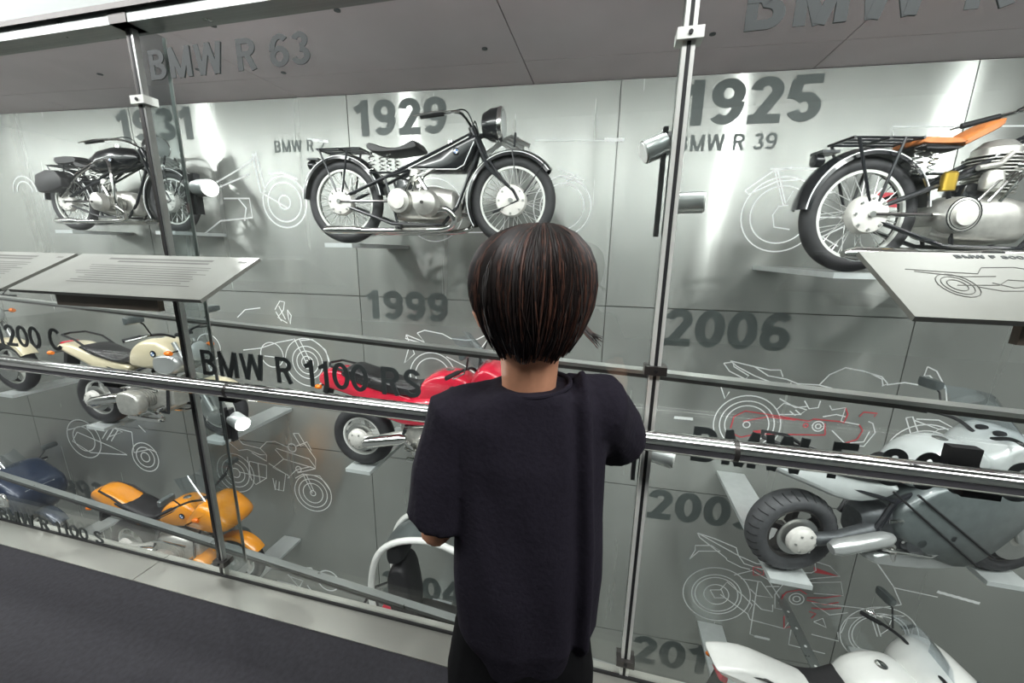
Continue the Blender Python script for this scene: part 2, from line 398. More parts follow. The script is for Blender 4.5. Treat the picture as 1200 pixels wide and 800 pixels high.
# bars inside the shaft
def bar(name, z0, z1, fy, x0, x1, th, m):
    b = MB(); q = []
    for z in (z0, z1):
        for (x, d) in ((x0, 0), (x1, 0), (x1, th), (x0, th)): q.append((x, fy(x) + d, z))
    b.add(q, [(0, 3, 2, 1), (4, 5, 6, 7), (0, 1, 5, 4), (1, 2, 6, 5), (2, 3, 7, 6), (3, 0, 4, 7)]); return b.build(name, m, smooth=False)
ub = tag(bar('stiffener_bar', .972, .984, lambda x: 1.30 - .125 * x, -4.6, 1.2, .045, 'steel'), 'slim horizontal steel bar crossing behind the glass above the handrail', 'bar')
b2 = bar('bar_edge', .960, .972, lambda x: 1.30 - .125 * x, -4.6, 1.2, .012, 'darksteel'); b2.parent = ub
lb = tag(bar('ledge_bar', -.05, -.035, lambda x: 1.112 - .07 * x, -4.6, .4, .03, 'midsteel'), 'slim steel ledge bar low behind the glass near the kerb', 'bar')
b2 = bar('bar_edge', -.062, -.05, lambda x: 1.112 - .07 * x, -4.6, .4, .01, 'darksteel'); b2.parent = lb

# ---------------------------------------------------------------- handrail
rail = empty('handrail', (0, .985, .885)); tag(rail, 'polished round steel handrail running along the glass', 'handrail')
for a, b in ((-4.7, -1.2), (-1.196, .33), (.334, 5.0)):
    MB().tube([(a, 0, 0), (b, 0, 0)], .027, 20).build('rail_tube', 'chrome', rail)
for x in (-1.2, .33):
    MB().tube([(x - .004, 0, 0), (x + .008, 0, 0)], .0275, 20).build('joint_sleeve', 'darksteel', rail)
for x in (-3.4, -1.75, -1.22, .83, 2.5, 4.0):
    b = MB(); b.box((x - .035, .0, -.045), (x + .035, .083, -.024)); b.box((x - .03, .06, -.045), (x + .03, .083, .045 if x > .5 else -.02)); b.build('rail_bracket', 'black', rail, smooth=False)

# ---------------------------------------------------------------- lettering on the glass
def glass_text(s, x0, x1, z, h, m, pane, bold=.012):
    return text(s, 'lettering', m, (x0, GY - .001, z), (1, 0, 0), (0, 0, 1), x1 - x0, h, panes[pane], bold, .001)
glass_text('BMW R 63', -1.424, -.845, 1.850, .086, 'letter', 2, .014)
glass_text('BMW R 1100 RS', -1.41, -.545, .893, .098, 'letterdark', 2, .006)
glass_text('BMW F 800 S', .255, .99, .800, .105, 'letter', 3, .02)
glass_text('BMW R 37', .25, .93, 1.822, .11, 'letter', 3, .02)
glass_text('BMW R 1200 C', -2.97, -2.12, .925, .098, 'letterdark', 1, .006)
glass_text('BMW R 1100 S', -2.86, -2.16, .006, .07, 'letterdark', 1, .006)

# ---------------------------------------------------------------- lettering and line drawings on the wall
def wall_text(s, x0, x1, z, h, m='wallletter', bold=.03, name='year_lettering'):
    p = wall_pt(x0, z, .001); return text(s, name, m, p, TW, (0, 0, 1), x1 - x0, h, wall_back, bold, .001)
wall_text('1929', -2.60, -1.62, 2.47, .33); wall_text('1925', .52, 1.62, 2.46, .36); wall_text('BMW R 39', .52, 1.33, 2.25, .14, 'wallletter', .01, 'model_lettering')
wall_text('1931', -5.55, -4.53, 2.50, .33); wall_text('BMW R 2', -3.54, -2.95, 2.34, .12, 'wallletter', .008, 'model_lettering')
wall_text('1999', -2.60, -1.64, .60, .32); wall_text('2006', .58, 1.70, .48, .37); wall_text('2009', .60, 1.72, -1.47, .36); wall_text('2011', .60, 1.68, -3.46, .40)
wall_text('1993', -8.0, -7.0, -2.40, .34); wall_text('1998', -5.6, -4.53, -2.78, .36); wall_text('2004', -2.62, -1.53, -3.10, .36)


def ribbon(mb, pts, w, off=.003, closed=False):
    """flat film line on the wall through world points"""
    pts = [Vector(p) for p in pts]; n = len(pts); L = []; R = []
    for i in range(n):
        a = pts[i - 1] if (i or closed) else pts[i]; b = pts[(i + 1) % n] if (i < n - 1 or closed) else pts[i]
        t = (b - a); t = t.normalized() if t.length > 1e-6 else TW
        s = t.cross(NW).normalized() * (w / 2)
        L.append(pts[i] + s + NW * off); R.append(pts[i] - s + NW * off)
    m = n if closed else n - 1
    mb.add(L + R, [(i, (i + 1) % n, n + (i + 1) % n, n + i) for i in range(m)])


class Drawing:
    """a line drawing on the wall, traced in the pixels of a view (x0, y0, scale)"""
    def __init__(s, x0, y0, k, w=.012): s.o = (x0, y0, k); s.w = w; s.white = MB(); s.red = MB()
    def P(s, p): return on_wall(s.o[0] + p[0] / s.o[2], s.o[1] + p[1] / s.o[2])
    def line(s, pts, red=False, w=None):
        P = [s.P(p) for p in pts]; ribbon(s.red if red else s.white, P, w or s.w); return s
    def circ(s, c, r, red=False, a0=0, a1=360, sq=1.0):
        q = s.P(c); rad = (s.P((c[0] + r, c[1])) - q).length; n = 40; full = a1 - a0 >= 360
        pts = [q + TW * (rad * math.cos(t)) + UPV * (rad * sq * math.sin(t)) for t in (math.radians(a0 + (a1 - a0) * i / n) for i in range(n if full else n + 1))]
        ribbon(s.red if red else s.white, pts, s.w, closed=full); return s
    def fill(s, pts, m='redline'):
        b = MB(); P = [s.P(p) + NW * .002 for p in pts]; b.add(P, [tuple(range(len(P)))]); b.build('print_patch', m, wall_back, smooth=False); return s
    def done(s):
        s.white.build('line_drawing', 'line', wall_back, smooth=False)
        if s.red.v: s.red.build('red_line_drawing', 'redline', wall_back, smooth=False)


d = Drawing(780, 620, 3.75)                                   # sport tourer drawing low on the right
for r in (150, 110, 95, 55): d.circ((222, 285), r)
for r in (176, 135, 120): d.circ((935, 465), r)
for l in ([(140, 15), (320, 115), (345, 150), (440, 180), (500, 240)], [(140, 15), (150, 35), (265, 125), (270, 135), (330, 165), (370, 175)], [(140, 15), (215, 40), (310, 80), (320, 115)],
          [(105, 130), (130, 90), (130, 70), (200, 70), (240, 95), (145, 95), (105, 130)], [(320, 115), (400, 150), (490, 160), (510, 145), (600, 145), (655, 140), (660, 180), (640, 190), (520, 190), (430, 185)],
          [(655, 140), (720, 160), (765, 205), (650, 215), (520, 235), (480, 285), (480, 345), (530, 355)], [(605, 235), (770, 230), (780, 290), (650, 280)],
          [(240, 265), (270, 230), (340, 290), (380, 330), (360, 370), (240, 285)], [(360, 370), (370, 395), (520, 435), (545, 400)], [(405, 230), (370, 460), (455, 485)], [(550, 440), (540, 505), (700, 545)],
          [(640, 460), (760, 490), (755, 450)], [(650, 405), (690, 390), (705, 430), (650, 405)], [(930, 150), (1000, 250), (1035, 330), (980, 320), (990, 300), (930, 280)], [(1035, 330), (900, 350), (640, 320), (720, 375), (800, 365)],
          [(910, 350), (945, 470)], [(895, 360), (930, 470)], [(770, 455), (800, 390), (960, 375), (1050, 380), (990, 400), (975, 440), (945, 460)], [(195, 265), (245, 265), (260, 300), (215, 300), (195, 265)],
          [(300, 200), (380, 180), (450, 220), (500, 300)], [(330, 215), (420, 230), (470, 300), (400, 290), (370, 260)], [(380, 310), (420, 350), (470, 360), (470, 330)], [(440, 250), (500, 250)], [(1000, 255), (1195, 297)]): d.line(l)
for l in ([(385, 165), (430, 165), (430, 200), (385, 200), (385, 165)], [(510, 300), (530, 275), (590, 265), (620, 285)], [(620, 300), (700, 300), (770, 290)], [(620, 310), (700, 330), (760, 320)], [(640, 345), (700, 350), (770, 345)],
          [(520, 380), (520, 435), (550, 425)], [(630, 360), (660, 370), (640, 390)], [(515, 285), (505, 330), (530, 360)], [(395, 175), (420, 190)]): d.line(l, True)
d.circ((575, 305), 32).circ((575, 305), 16).circ((505, 320), 8).fill([(650, 165), (765, 207), (655, 190)]).done()
d = Drawing(820, 400, 3.75)                                   # naked bike drawing behind the handrail on the right
for r in (150, 122, 98): d.circ((205, 365), r)
for r in (175, 140, 105): d.circ((978, 500), r)
for l in ([(105, 95), (130, 130), (200, 165), (215, 150), (150, 110), (145, 90), (105, 95)], [(135, 85), (240, 110), (300, 150), (380, 165), (430, 185), (520, 190), (580, 205), (575, 230), (480, 225), (400, 215), (330, 185), (240, 150), (165, 110), (135, 85)],
          [(240, 110), (310, 125), (355, 125), (365, 155)], [(525, 190), (570, 145), (640, 115), (720, 130), (800, 155), (825, 185), (800, 195)], [(740, 135), (800, 165), (805, 195)], [(820, 190), (900, 180), (960, 190)],
          [(1000, 110), (1040, 130), (1080, 205), (1050, 195), (1010, 150), (985, 150), (1000, 110)], [(1080, 205), (1085, 270)], [(940, 270), (970, 285), (1050, 280), (1070, 265)], [(905, 335), (935, 330), (975, 445), (940, 450), (905, 335)],
          [(940, 345), (1050, 385), (960, 440)], [(950, 340), (1050, 345), (1115, 380), (1050, 385)], [(335, 300), (370, 270), (470, 300), (440, 320), (345, 320)], [(570, 280), (580, 300), (640, 290), (620, 350), (700, 365)],
          [(580, 390), (640, 450), (720, 460), (770, 400), (760, 360), (740, 350)], [(660, 445), (720, 440), (745, 395)], [(350, 250), (420, 290), (470, 285)], [(460, 260), (480, 295), (520, 290), (530, 260)], [(400, 180), (390, 215)], [(470, 195), (455, 225)],
          [(730, 230), (770, 232), (790, 260)], [(540, 330), (600, 320), (640, 330)], [(90, 190), (110, 250), (130, 220)], [(395, 305), (420, 325)], [(420, 300), (445, 322)]): d.line(l)
for l in ([(135, 380), (150, 330), (200, 305), (300, 320), (480, 350), (500, 340), (650, 355)], [(135, 400), (180, 420), (250, 405), (500, 410), (550, 410)], [(640, 290), (650, 320), (630, 360)], [(700, 330), (720, 310), (780, 315), (765, 330)],
          [(700, 365), (715, 390), (690, 430), (640, 445)], [(550, 360), (550, 410)], [(190, 350), (300, 330), (420, 345)]): d.line(l, True)
d.circ((205, 365), 15).circ((520, 372), 26).circ((520, 372), 12).circ((465, 368), 10, True).fill([(232, 392), (268, 388), (266, 410), (248, 420)]).done()
d = Drawing(230, 500, 4)                                      # dual-sport drawing between the orange and the red motorcycles
for r in (84, 62, 42, 20): d.circ((185, 215), r)
for r in (84, 65, 45, 12): d.circ((548, 310), r)
for l in ([(115, 30), (180, 35), (220, 80), (300, 100), (330, 130), (300, 130), (240, 105), (200, 110), (115, 40)], [(300, 100), (330, 70), (370, 68), (430, 95)], [(370, 105), (410, 150), (560, 195), (560, 150), (510, 80)], [(375, 100), (530, 150), (560, 190)],
          [(455, 30), (480, 30), (510, 80), (490, 90), (455, 30)], [(410, 150), (360, 190), (430, 225), (440, 240)], [(475, 215), (560, 195)], [(500, 220), (545, 310)], [(515, 220), (552, 300)], [(250, 160), (330, 180), (330, 240), (280, 270), (250, 230), (250, 160)],
          [(340, 170), (420, 220), (410, 300), (370, 290), (360, 240)], [(375, 250), (370, 295)], [(390, 255), (388, 298)], [(260, 120), (330, 160), (330, 130)], [(465, 240), (500, 220), (580, 230), (630, 300)], [(200, 210), (330, 240)], [(240, 140), (260, 250)], [(290, 170), (300, 260)],
          [(470, 90), (520, 70), (540, 110)], [(430, 240), (470, 200), (540, 185)]): d.line(l)
d.circ((480, 197), 12).circ((450, 97), 18).done()
d = Drawing(220, 320, 4.446)
for r in (115, 78, 55, 30, 10): d.circ((625, 465), r)
for l in ([(555, 340), (620, 470)], [(580, 340), (640, 460)], [(590, 350), (650, 345), (720, 400), (735, 460)], [(455, 190), (480, 145), (505, 150), (500, 190), (470, 230), (520, 260)], [(520, 190), (540, 220), (535, 265), (525, 230), (520, 190)], [(260, 230), (300, 190), (380, 180)],
          [(460, 200), (490, 250)], [(475, 170), (510, 240)], [(290, 400), (380, 390), (470, 360), (550, 345)], [(400, 430), (480, 440)]): d.line(l)
d.circ((440, 425), 58).circ((110, 385), 60).done()
d = Drawing(370, 390, 4.704)
for r in (125, 95): d.circ((645, 235), r)
for l in ([(500, 10), (600, 50), (560, 0)], [(500, 10), (520, 60), (490, 165), (545, 115), (525, 60)], [(700, 5), (745, 30), (830, 40), (890, 35), (940, 10)], [(720, 130), (820, 180), (905, 240)], [(500, 10), (495, 30), (600, 60), (700, 70)], [(560, 0), (600, -15), (700, 5)], [(700, 70), (800, 90), (900, 100), (945, 40)],
          [(735, 80), (740, 110)], [(780, 85), (770, 120)]): d.line(l)
d.done()
d = Drawing(0, 490, 3.75, .016)
for r in (55, 38, 18): d.circ((640, 170), r)
for l in ([(580, 60), (590, 150), (660, 135), (690, 150)], [(340, 60), (480, 120), (560, 160), (400, 150), (320, 100), (340, 60)], [(450, 20), (540, 60), (480, 80)], [(300, 50), (420, 20), (580, 60)], [(480, 40), (450, 90)], [(500, 45), (470, 95)], [(520, 50), (490, 100)], [(640, 60), (610, 30)]): d.line(l)
d.circ((370, 90), 70).circ((370, 90), 45).done()
d = Drawing(0, 0, 2.667, .018)
d.circ((890, 632), 68).circ((890, 632), 52).circ((890, 632), 18)
for l in ([(840, 545), (880, 540), (930, 560), (925, 570)], [(660, 580), (780, 510), (800, 480)], [(650, 600), (780, 545)], [(790, 480), (815, 600), (900, 650)], [(800, 475), (830, 600)], [(700, 620), (780, 620), (790, 680), (690, 690), (640, 730)], [(745, 620), (770, 650), (765, 690)]): d.line(l)
d.circ((80, 600), 36, a0=0, a1=180).circ((80, 600), 24, a0=0, a1=180).done()
d = Drawing(860, 130, 3.53)
d.circ((190, 430), 165).circ((190, 430), 126)
for l in ([(45, 330), (160, 250), (240, 235)], [(45, 330), (60, 345), (180, 290), (270, 285)], [(150, 240), (350, 240)], [(168, 245), (205, 395), (245, 330)], [(180, 245), (212, 380)], [(225, 390), (185, 395), (160, 430), (165, 480), (230, 490)], [(660, 110), (655, 66), (1200, 62)],
          [(300, 440), (450, 440)], [(310, 350), (420, 335)], [(320, 540), (450, 480)], [(330, 500), (430, 560)]): d.line(l)
d.fill([(590, 335), (690, 340), (690, 402), (590, 390)]).done()
d = Drawing(350, 100, 3.243)
for r in (110, 84): d.circ((1000, 462), r); d.circ((515, 475), r)
for l in ([(985, 320), (1085, 360), (1075, 375), (990, 345)], [(900, 210), (1165, 210)], [(1000, 380), (1060, 340)], [(560, 560), (950, 555)]): d.line(l)
d.done()
d = Drawing(230, 500, 4, .02)
for l in ([(430, 690), (500, 770), (460, 740), (380, 720)], [(500, 660), (540, 660), (560, 690)], [(520, 740), (550, 780)], [(440, 700), (500, 720), (480, 760)]): d.line(l)
d.circ((620, 720), 48).circ((620, 720), 25).done()
# the small captions of the drawings
def caption(x0, y0, x1, y1, h): 
    a, b = on_wall(x0, y0), on_wall(x1, y1); r = MB(); ribbon(r, [a + (b - a) * (i / 12) + UPV * (0 if i % 2 else .004) for i in range(13)], h, .002); r.build('caption_print', 'line', wall_back, smooth=False)
caption(1098, 693, 1148, 707, .03); caption(884, 745, 902, 749, .03); caption(708, 164, 732, 164, .03); caption(790, 489, 812, 491, .03); caption(360, 164, 385, 166, .03)

# ---------------------------------------------------------------- motorcycles
def smooth_path(P, k=5):
    P = [Vector(p) for p in P]; Q = []; n = len(P)
    for i in range(n - 1):
        a, b, c, d_ = P[max(i - 1, 0)], P[i], P[i + 1], P[min(i + 2, n - 1)]
        for j in range(k):
            t = j / k; Q.append(.5 * ((2 * b) + (c - a) * t + (2 * a - 5 * b + 4 * c - d_) * t * t + (3 * b - a - 3 * c + d_) * t ** 3))
    return Q + [P[-1]]


def wheel(root, x, r, tr, ty, spoked=True, tm='tire', rim_m='spoke', nsp=36, hub_r=.05, drum=.1, stripe=False, spokes=5, spm='alu'):
    """wheel with axle along y at (x, r): the tyre carries rim, hub and spokes"""
    c = (x, 0, r); R = r - tr
    w = MB().torus(c, R, tr, ty, 48, 12).build('wheel', tm, root)
    if stripe: 
        for s in (-1, 1): MB().torus((x, s * ty * .86, r), R, .007, .005, 48, 6).build('tyre_stripe', 'line', w)
    ri = R - tr * .72
    if tm == 'tiregrey':
        g = MB()
        for i in range(30):
            q = 2 * PI * i / 30
            g.tube([(x + (R + tr * math.cos(a) * 1.004) * math.cos(q + da), ty * math.sin(a) * 1.004, r + (R + tr * math.cos(a) * 1.004) * math.sin(q + da)) for a, da in ((-1.05, 0), (-.75, .03), (-.4, .05), (-.08, .05))], .0035, 5)
        tag(g.build('tread_grooves', 'black', w), kind='stuff')
    MB().sweep([(ri + .014, -ty * .66), (ri - .016, -ty * .62), (ri - .018, -ty * .5), (ri - .012, 0), (ri - .004, ty * .5), (ri + .014, ty * .62), (ri + .006, ty * .5), (ri + .0, 0), (ri + .006, -ty * .5)], c, 0, 2 * PI, 48).build('rim', rim_m, w)
    if spoked:
        sp = MB()
        for i in range(nsp):
            q = 2 * PI * i / nsp; s = 1 if i % 2 else -1; d = .55 * (1 if (i // 2) % 2 else -1)
            a = (x + hub_r * math.cos(q + d), s * .04, r + hub_r * math.sin(q + d)); b = (x + ri * math.cos(q), s * .006, r + ri * math.sin(q)); sp.tube([a, b], .0028, 4)
        tag(sp.build('spokes', 'spoke', w), kind='stuff')
        MB().lathe([(.012, -.075), (.03, -.07), (hub_r, -.05), (hub_r * .6, -.02), (hub_r * .6, .02), (hub_r, .05), (.03, .07)], c, 'y', 20).build('hub', 'hub', w)
    else:
        MB().lathe([(.02, -.085), (.05, -.08), (.06, -.03), (.06, .03), (.05, .07), (.02, .08)], c, 'y', 20).build('hub', 'engine', w)
        for i in range(spokes):
            q = 2 * PI * i / spokes + .3; m = Matrix.Translation(c) @ Matrix.Rotation(-q, 4, 'Y')
            p = MB(); p.rings([[m @ Vector((.05, -.035, -.03)), m @ Vector((.05, .035, -.03)), m @ Vector((.05, .035, .03)), m @ Vector((.05, -.035, .03))],
                               [m @ Vector((ri * .6, -.022, -.018)), m @ Vector((ri * .6, .022, -.018)), m @ Vector((ri * .6, .022, .018)), m @ Vector((ri * .6, -.022, .018))],
                               [m @ Vector((ri, -.03, -.026)), m @ Vector((ri, .03, -.026)), m @ Vector((ri, .03, .026)), m @ Vector((ri, -.03, .026))]]).build('wheel_spoke', spm, w)
    if drum:
        if spoked:
            MB().lathe([(drum * .5, -.1), (drum * .92, -.095), (drum, -.08), (drum, -.045), (drum * .9, -.04)], c, 'y', 28).build('brake_drum', 'hub', w)
            b = MB()
            for i in range(8): q = 2 * PI * i / 8; b.lathe([(.008, -.106), (.008, -.094)], (x + drum * .78 * math.cos(q), 0, r + drum * .78 * math.sin(q)), 'y', 6)
            b.lathe([(.018, -.115), (.018, -.095)], c, 'y', 8); tag(b.build('bolts', 'steel', w), kind='stuff')
        else:
            MB().lathe([(drum * .62, -.078), (drum, -.078), (drum, -.072), (drum * .62, -.072)], c, 'y', 32).build('brake_disc', 'steel', w)
    return w


def fender(root, name, c, R, w, a0, a1, m, line=True, drop=.035):
    sec = [(R - drop, -w), (R - .006, -w * .9), (R + .012, -w * .45), (R + .016, 0), (R + .012, w * .45), (R - .006, w * .9), (R - drop, w), (R - drop, w - .005), (R - .012, w * .8), (R + .006, 0), (R - .012, -w * .8), (R - drop, -w + .005)]
    f = MB().sweep(sec, c, math.radians(a0), math.radians(a1), 28).build(name, m, root)
    if line:
        for s in (-1, 1):
            MB().tube([(c[0] + (R - .012) * math.cos(t), c[1] + s * (w * .93), c[2] + (R - .012) * math.sin(t)) for t in (math.radians(a0 + (a1 - a0) * i / 28) for i in range(29))], .004, 5).build('pinstripe', 'line', f)
    return f


def badge(root, x, y, z, r=.028):
    b = MB().lathe([(r, 0), (r, -.004), (r * .9, -.006)], (x, y, z), 'y', 20).build('badge', 'paintblack', root)
    for i in range(4):
        q = MB(); k = 5; P = [(x, y - .0075, z)] + [(x + r * .6 * math.cos(t), y - .0075, z + r * .6 * math.sin(t)) for t in (PI / 2 * (i + j / k) for j in range(k + 1))]
        q.add(P, [tuple(range(len(P)))]); q.build('badge_quarter', 'line' if i % 2 else 'bluebadge', b, smooth=False)


def springs(root, x, z0, z1, y, r=.022, name='seat_spring'):
    n = 60; MB().tube([(x + r * math.cos(t * 2 * PI * 5), y + r * math.sin(t * 2 * PI * 5), z0 + (z1 - z0) * t) for t in (i / n for i in range(n + 1))], .0045, 5).build(name, 'chrome', root)


def fins(mb, c, r, y0, y1, n, axis='y'):
    for i in range(n):
        h = y0 + (y1 - y0) * i / (n - 1); mb.lathe([(r * .6, h - .004), (r, h - .003), (r, h + .003), (r * .6, h + .004)], c, axis, 20)


def vintage(loc, rz, label, wb_=1.41, wr=.335, seat='leather', tank='wedge', bars=True, single=False, fend='paintblack', rear_box=False, hz=.83, ex=0.0, size=1.0):
    root = empty('vintage_motorcycle', loc, rz); root.scale = (size,) * 3; tag(root, label, 'motorcycle', 'motorcycles shown on the steel wall')
    wheel(root, 0, wr, .045, .043, True, 'tire', 'alu', 40, .05, .11, True)
    wheel(root, wb_, wr, .045, .043, True, 'tire', 'alu', 40, .05, .12 if not single else .08, True)
    fender(root, 'rear_fender', (0, 0, wr), wr + .03, .075, 8, 176, fend)
    fender(root, 'front_fender', (wb_, 0, wr), wr + .03, .075, 38, 212, fend)
    F = MB(); hx = wb_ - .30; dz = hz - .93
    for s in (-1, 1):
        y = s * .085
        F.tube([(.0, y, wr + .02), (.40, y * .9, wr + .18), (hx - .02, s * .02, hz)], .014, 8)
        F.tube([(.0, y, wr - .02), (.45, y, .16), (.88, y, .15)], .013, 8)
        F.tube([(.88, y, .15), (1.0, y * .8, .30), (hx + .03, s * .02, hz - .12)], .014, 8)
        F.tube([(.40, y * .9, wr + .18), (.50, y, .16)], .011, 8)
        F.tube([(.44, y * .9, wr + .19), (hx + .02, s * .02, hz - .1)], .011, 8)
    F.build('frame', 'frame', root)
    MB().tube([(hx + .08, 0, hz - .18), (hx - .03, 0, hz + .05)], .03, 14).build('steering_head', 'frame', root)
    fk = MB()
    for s in (-1, 1):
        fk.tube([(hx - .01, s * .06, hz + .02), (hx + .12, s * .085, hz - .26), (wb_ + .02, s * .095, wr + .07), (wb_ + .06, s * .095, wr)], .013, 8)
        fk.tube([(hx + .05, s * .05, hz - .1), (wb_ - .05, s * .09, wr + .12)], .009, 8)
        fk.tube([(wb_ + .06, s * .095, wr), (wb_ - .14, s * .09, wr - .09)], .009, 6)
    fk.build('fork', 'frame', root)
    ls = MB()
    for k in range(4): ls.tube([(hx + .05, 0, hz - .16 - k * .012), (wb_ - .02 + k * -.03, 0, wr + .47 - k * .012), (wb_ + .12 - k * .04, 0, wr + .40 - k * .012)], (.016), 6)
    ls.build('leaf_spring', 'steel', root)
    st = MB()
    for s in (-1, 1):
        st.tube([(wb_ + .06, s * .09, wr), (wb_ + .0, s * .08, wr + .37)], .005, 6); st.tube([(wb_ + .06, s * .09, wr), (wb_ + .25, s * .08, wr + .27)], .005, 6)
        st.tube([(wb_ + .02, s * .085, wr + .38), (wb_ + .02, s * .05, wr + .48)], .009, 6)
    st.build('fender_stay', 'frame', root)
    # handlebar
    hb = MB()
    for s in (-1, 1):
        hb.tube(smooth_path([(hx - .03, s * .03, hz + .05), (hx - .05, s * .13, hz + .085), (hx - .08, s * .25, hz + .08), (hx - .28, s * .35, hz + .03)]), .011, 8)
    H = hb.build('handlebar', 'chrome', root)
    for s in (-1, 1):
        MB().tube([(hx - .15, s * .29, hz + .062), (hx - .30, s * .36, hz + .025)], .018, 10).build('grip', 'black', H)
        MB().tube([(hx - .11, s * .28, hz + .075), (hx - .19, s * .36, hz + .05), (hx - .33, s * .40, hz + .015)], .006, 6).build('lever', 'chrome', H)
        MB().tube(smooth_path([(hx - .10, s * .25, hz + .085), (hx - .03, s * .1, hz + .12), (hx + .04, s * .03, hz - .1)]), .005, 5).build('control_cable', 'black', H)
    # headlight
    lx, lz = hx + .19, hz + .055
    hl = MB().lathe([(.03, -.14), (.085, -.12), (.115, -.06), (.122, 0), (.122, .02)], (lx, 0, lz), 'x', 28).build('headlight', 'paintblack', root)
    MB().lathe([(.124, .0), (.128, .01), (.124, .03), (.108, .034), (.108, .028)], (lx, 0, lz), 'x', 28).build('headlight_rim', 'chrome', hl)
    MB().lathe([(.108, .026), (.08, .04), (.02, .046)], (lx, 0, lz), 'x', 28).build('headlight_glass', 'lightpaint', hl)
    MB().tube([(hx + .02, 0, hz - .02), (lx - .05, 0, lz - .05)], .02, 8).build('headlight_bracket', 'frame', hl)
    # tank
    if tank == 'wedge':
        t = MB().pillow([(.60, hz - .26), (.82, hz - .15), (hx - .02, hz - .015), (hx + .03, hz - .07), (hx - .06, hz - .25), (hx - .12, hz - .28)], .085, .02, 0, 2).build('fuel_tank', 'paintblack', root)
        for s in (-1, 1):
            MB().tube([(.61, s * .087, hz - .25), (.84, s * .087, hz - .155), (hx - .03, s * .087, hz - .04)], .004, 5).build('pinstripe', 'line', t)
            MB().tube([(.61, s * .087, hz - .258), (hx - .13, s * .087, hz - .265), (hx - .07, s * .087, hz - .235), (hx + .01, s * .087, hz - .075)], .004, 5).build('pinstripe', 'line', t)
        badge(t, hx - .13, -.087, hz - .14)
        MB().lathe([(.03, 0), (.03, .025), (.02, .03)], (hx - .2, 0, hz - .07), 'z', 14).build('filler_cap', 'chrome', t)
    else:
        t = MB().loft([(.40, 0, hz - .14, .03, .03), (.46, 0, hz - .12, .10, .09), (.62, 0, hz - .09, .135, .13), (.80, 0, hz - .07, .135, .135), (1.0, 0, hz - .06, .10, .11), (1.07, 0, hz - .05, .03, .04)], 20, 2.3).build('fuel_tank', 'paintblack', root)
        for s in (-1, 1): MB().tube([(.46, s * .1, hz - .15), (.64, s * .14, hz - .09), (.84, s * .138, hz - .05), (1.0, s * .09, hz - .05)], .004, 5).build('pinstripe', 'line', t)
        badge(t, .84, -.139, hz - .10)
        MB().lathe([(.03, 0), (.03, .025), (.02, .03)], (.80, 0, hz + .06), 'z', 14).build('filler_cap', 'chrome', t)
    # seat
    if seat == 'leather':
        s_ = MB().pillow([(.27, .735), (.30, .77), (.43, .735), (.55, .735), (.66, .78), (.70, .735), (.66, .71), (.48, .69), (.33, .695)], .12, .012, 0, 3).build('saddle', 'leather', root)
    else:
        s_ = MB().pillow([(.19, .715), (.21, .742), (.30, .746), (.40, .742), (.44, .72), (.40, .70), (.22, .698)], .10, .012, 0, 3).build('saddle', 'tan', root)
        MB().pillow([(.20, .70), (.22, .698), (.42, .70), (.39, .672), (.23, .672)], .098, .01, 0, 2).build('saddle_base', 'leather', s_)
        MB().pillow([(.42, .715), (.45, .752), (.60, .84), (.63, .83), (.61, .79), (.48, .715), (.44, .698)], .085, .012, 0, 3).build('saddle_nose', 'tan', s_)
    for s in (-1, 1):
        springs(s_, .30 if seat == 'leather' else .2, .55, .70, s * .085); springs(s_, .44 if seat == 'leather' else .3, .55, .69, s * .07, .018)
    MB().tube([(.28, -.09, .55), (.46, -.08, .55), (.46, .08, .55), (.28, .09, .55), (.28, -.09, .55)], .008, 6).build('saddle_carrier', 'frame', root)
    # rack
    rk = MB()
    for y in (-.09, -.03, .03, .09): rk.tube([(-.17, y, .735), (.20, y, .735)], .007, 6)
    for x in (-.17, .02, .2): rk.tube([(x, -.1, .735), (x, .1, .735)], .008, 6)
    for s in (-1, 1):
        rk.tube([(-.15, s * .1, .735), (-.02, s * .095, wr + .07)], .008, 6); rk.tube([(.10, s * .1, .735), (.03, s * .095, wr + .07)], .008, 6)
    rk.build('luggage_rack', 'frame', root)
    tl = MB().lathe([(.015, .02), (.035, .0), (.035, -.04), (.02, -.045)], (-.27, 0, .63), 'x', 14).build('tail_light', 'paintblack', root)
    MB().box((-.30, -.05, .665), (-.20, .05, .68)).build('plate_bracket', 'frame', tl, smooth=False)
    # engine
    e = MB().loft([(.46 + ex, 0, .30, .07, .10), (.55 + ex, 0, .31, .10, .13), (.80 + ex, 0, .31, .11, .14), (.96 + ex, 0, .30, .09, .12), (1.0 + ex, 0, .29, .04, .07)], 18, 3.2).build('engine_block', 'engine', root)
    MB().lathe([(.03, -.16), (.09, -.15), (.10, -.12), (.10, .12), (.09, .15)], (.54 + ex, 0, .33), 'y', 22).build('gearbox', 'engine', root)
    MB().lathe([(.02, -.172), (.06, -.168), (.06, -.15)], (.54 + ex, 0, .33), 'y', 18).build('clutch_cover', 'hub', e)
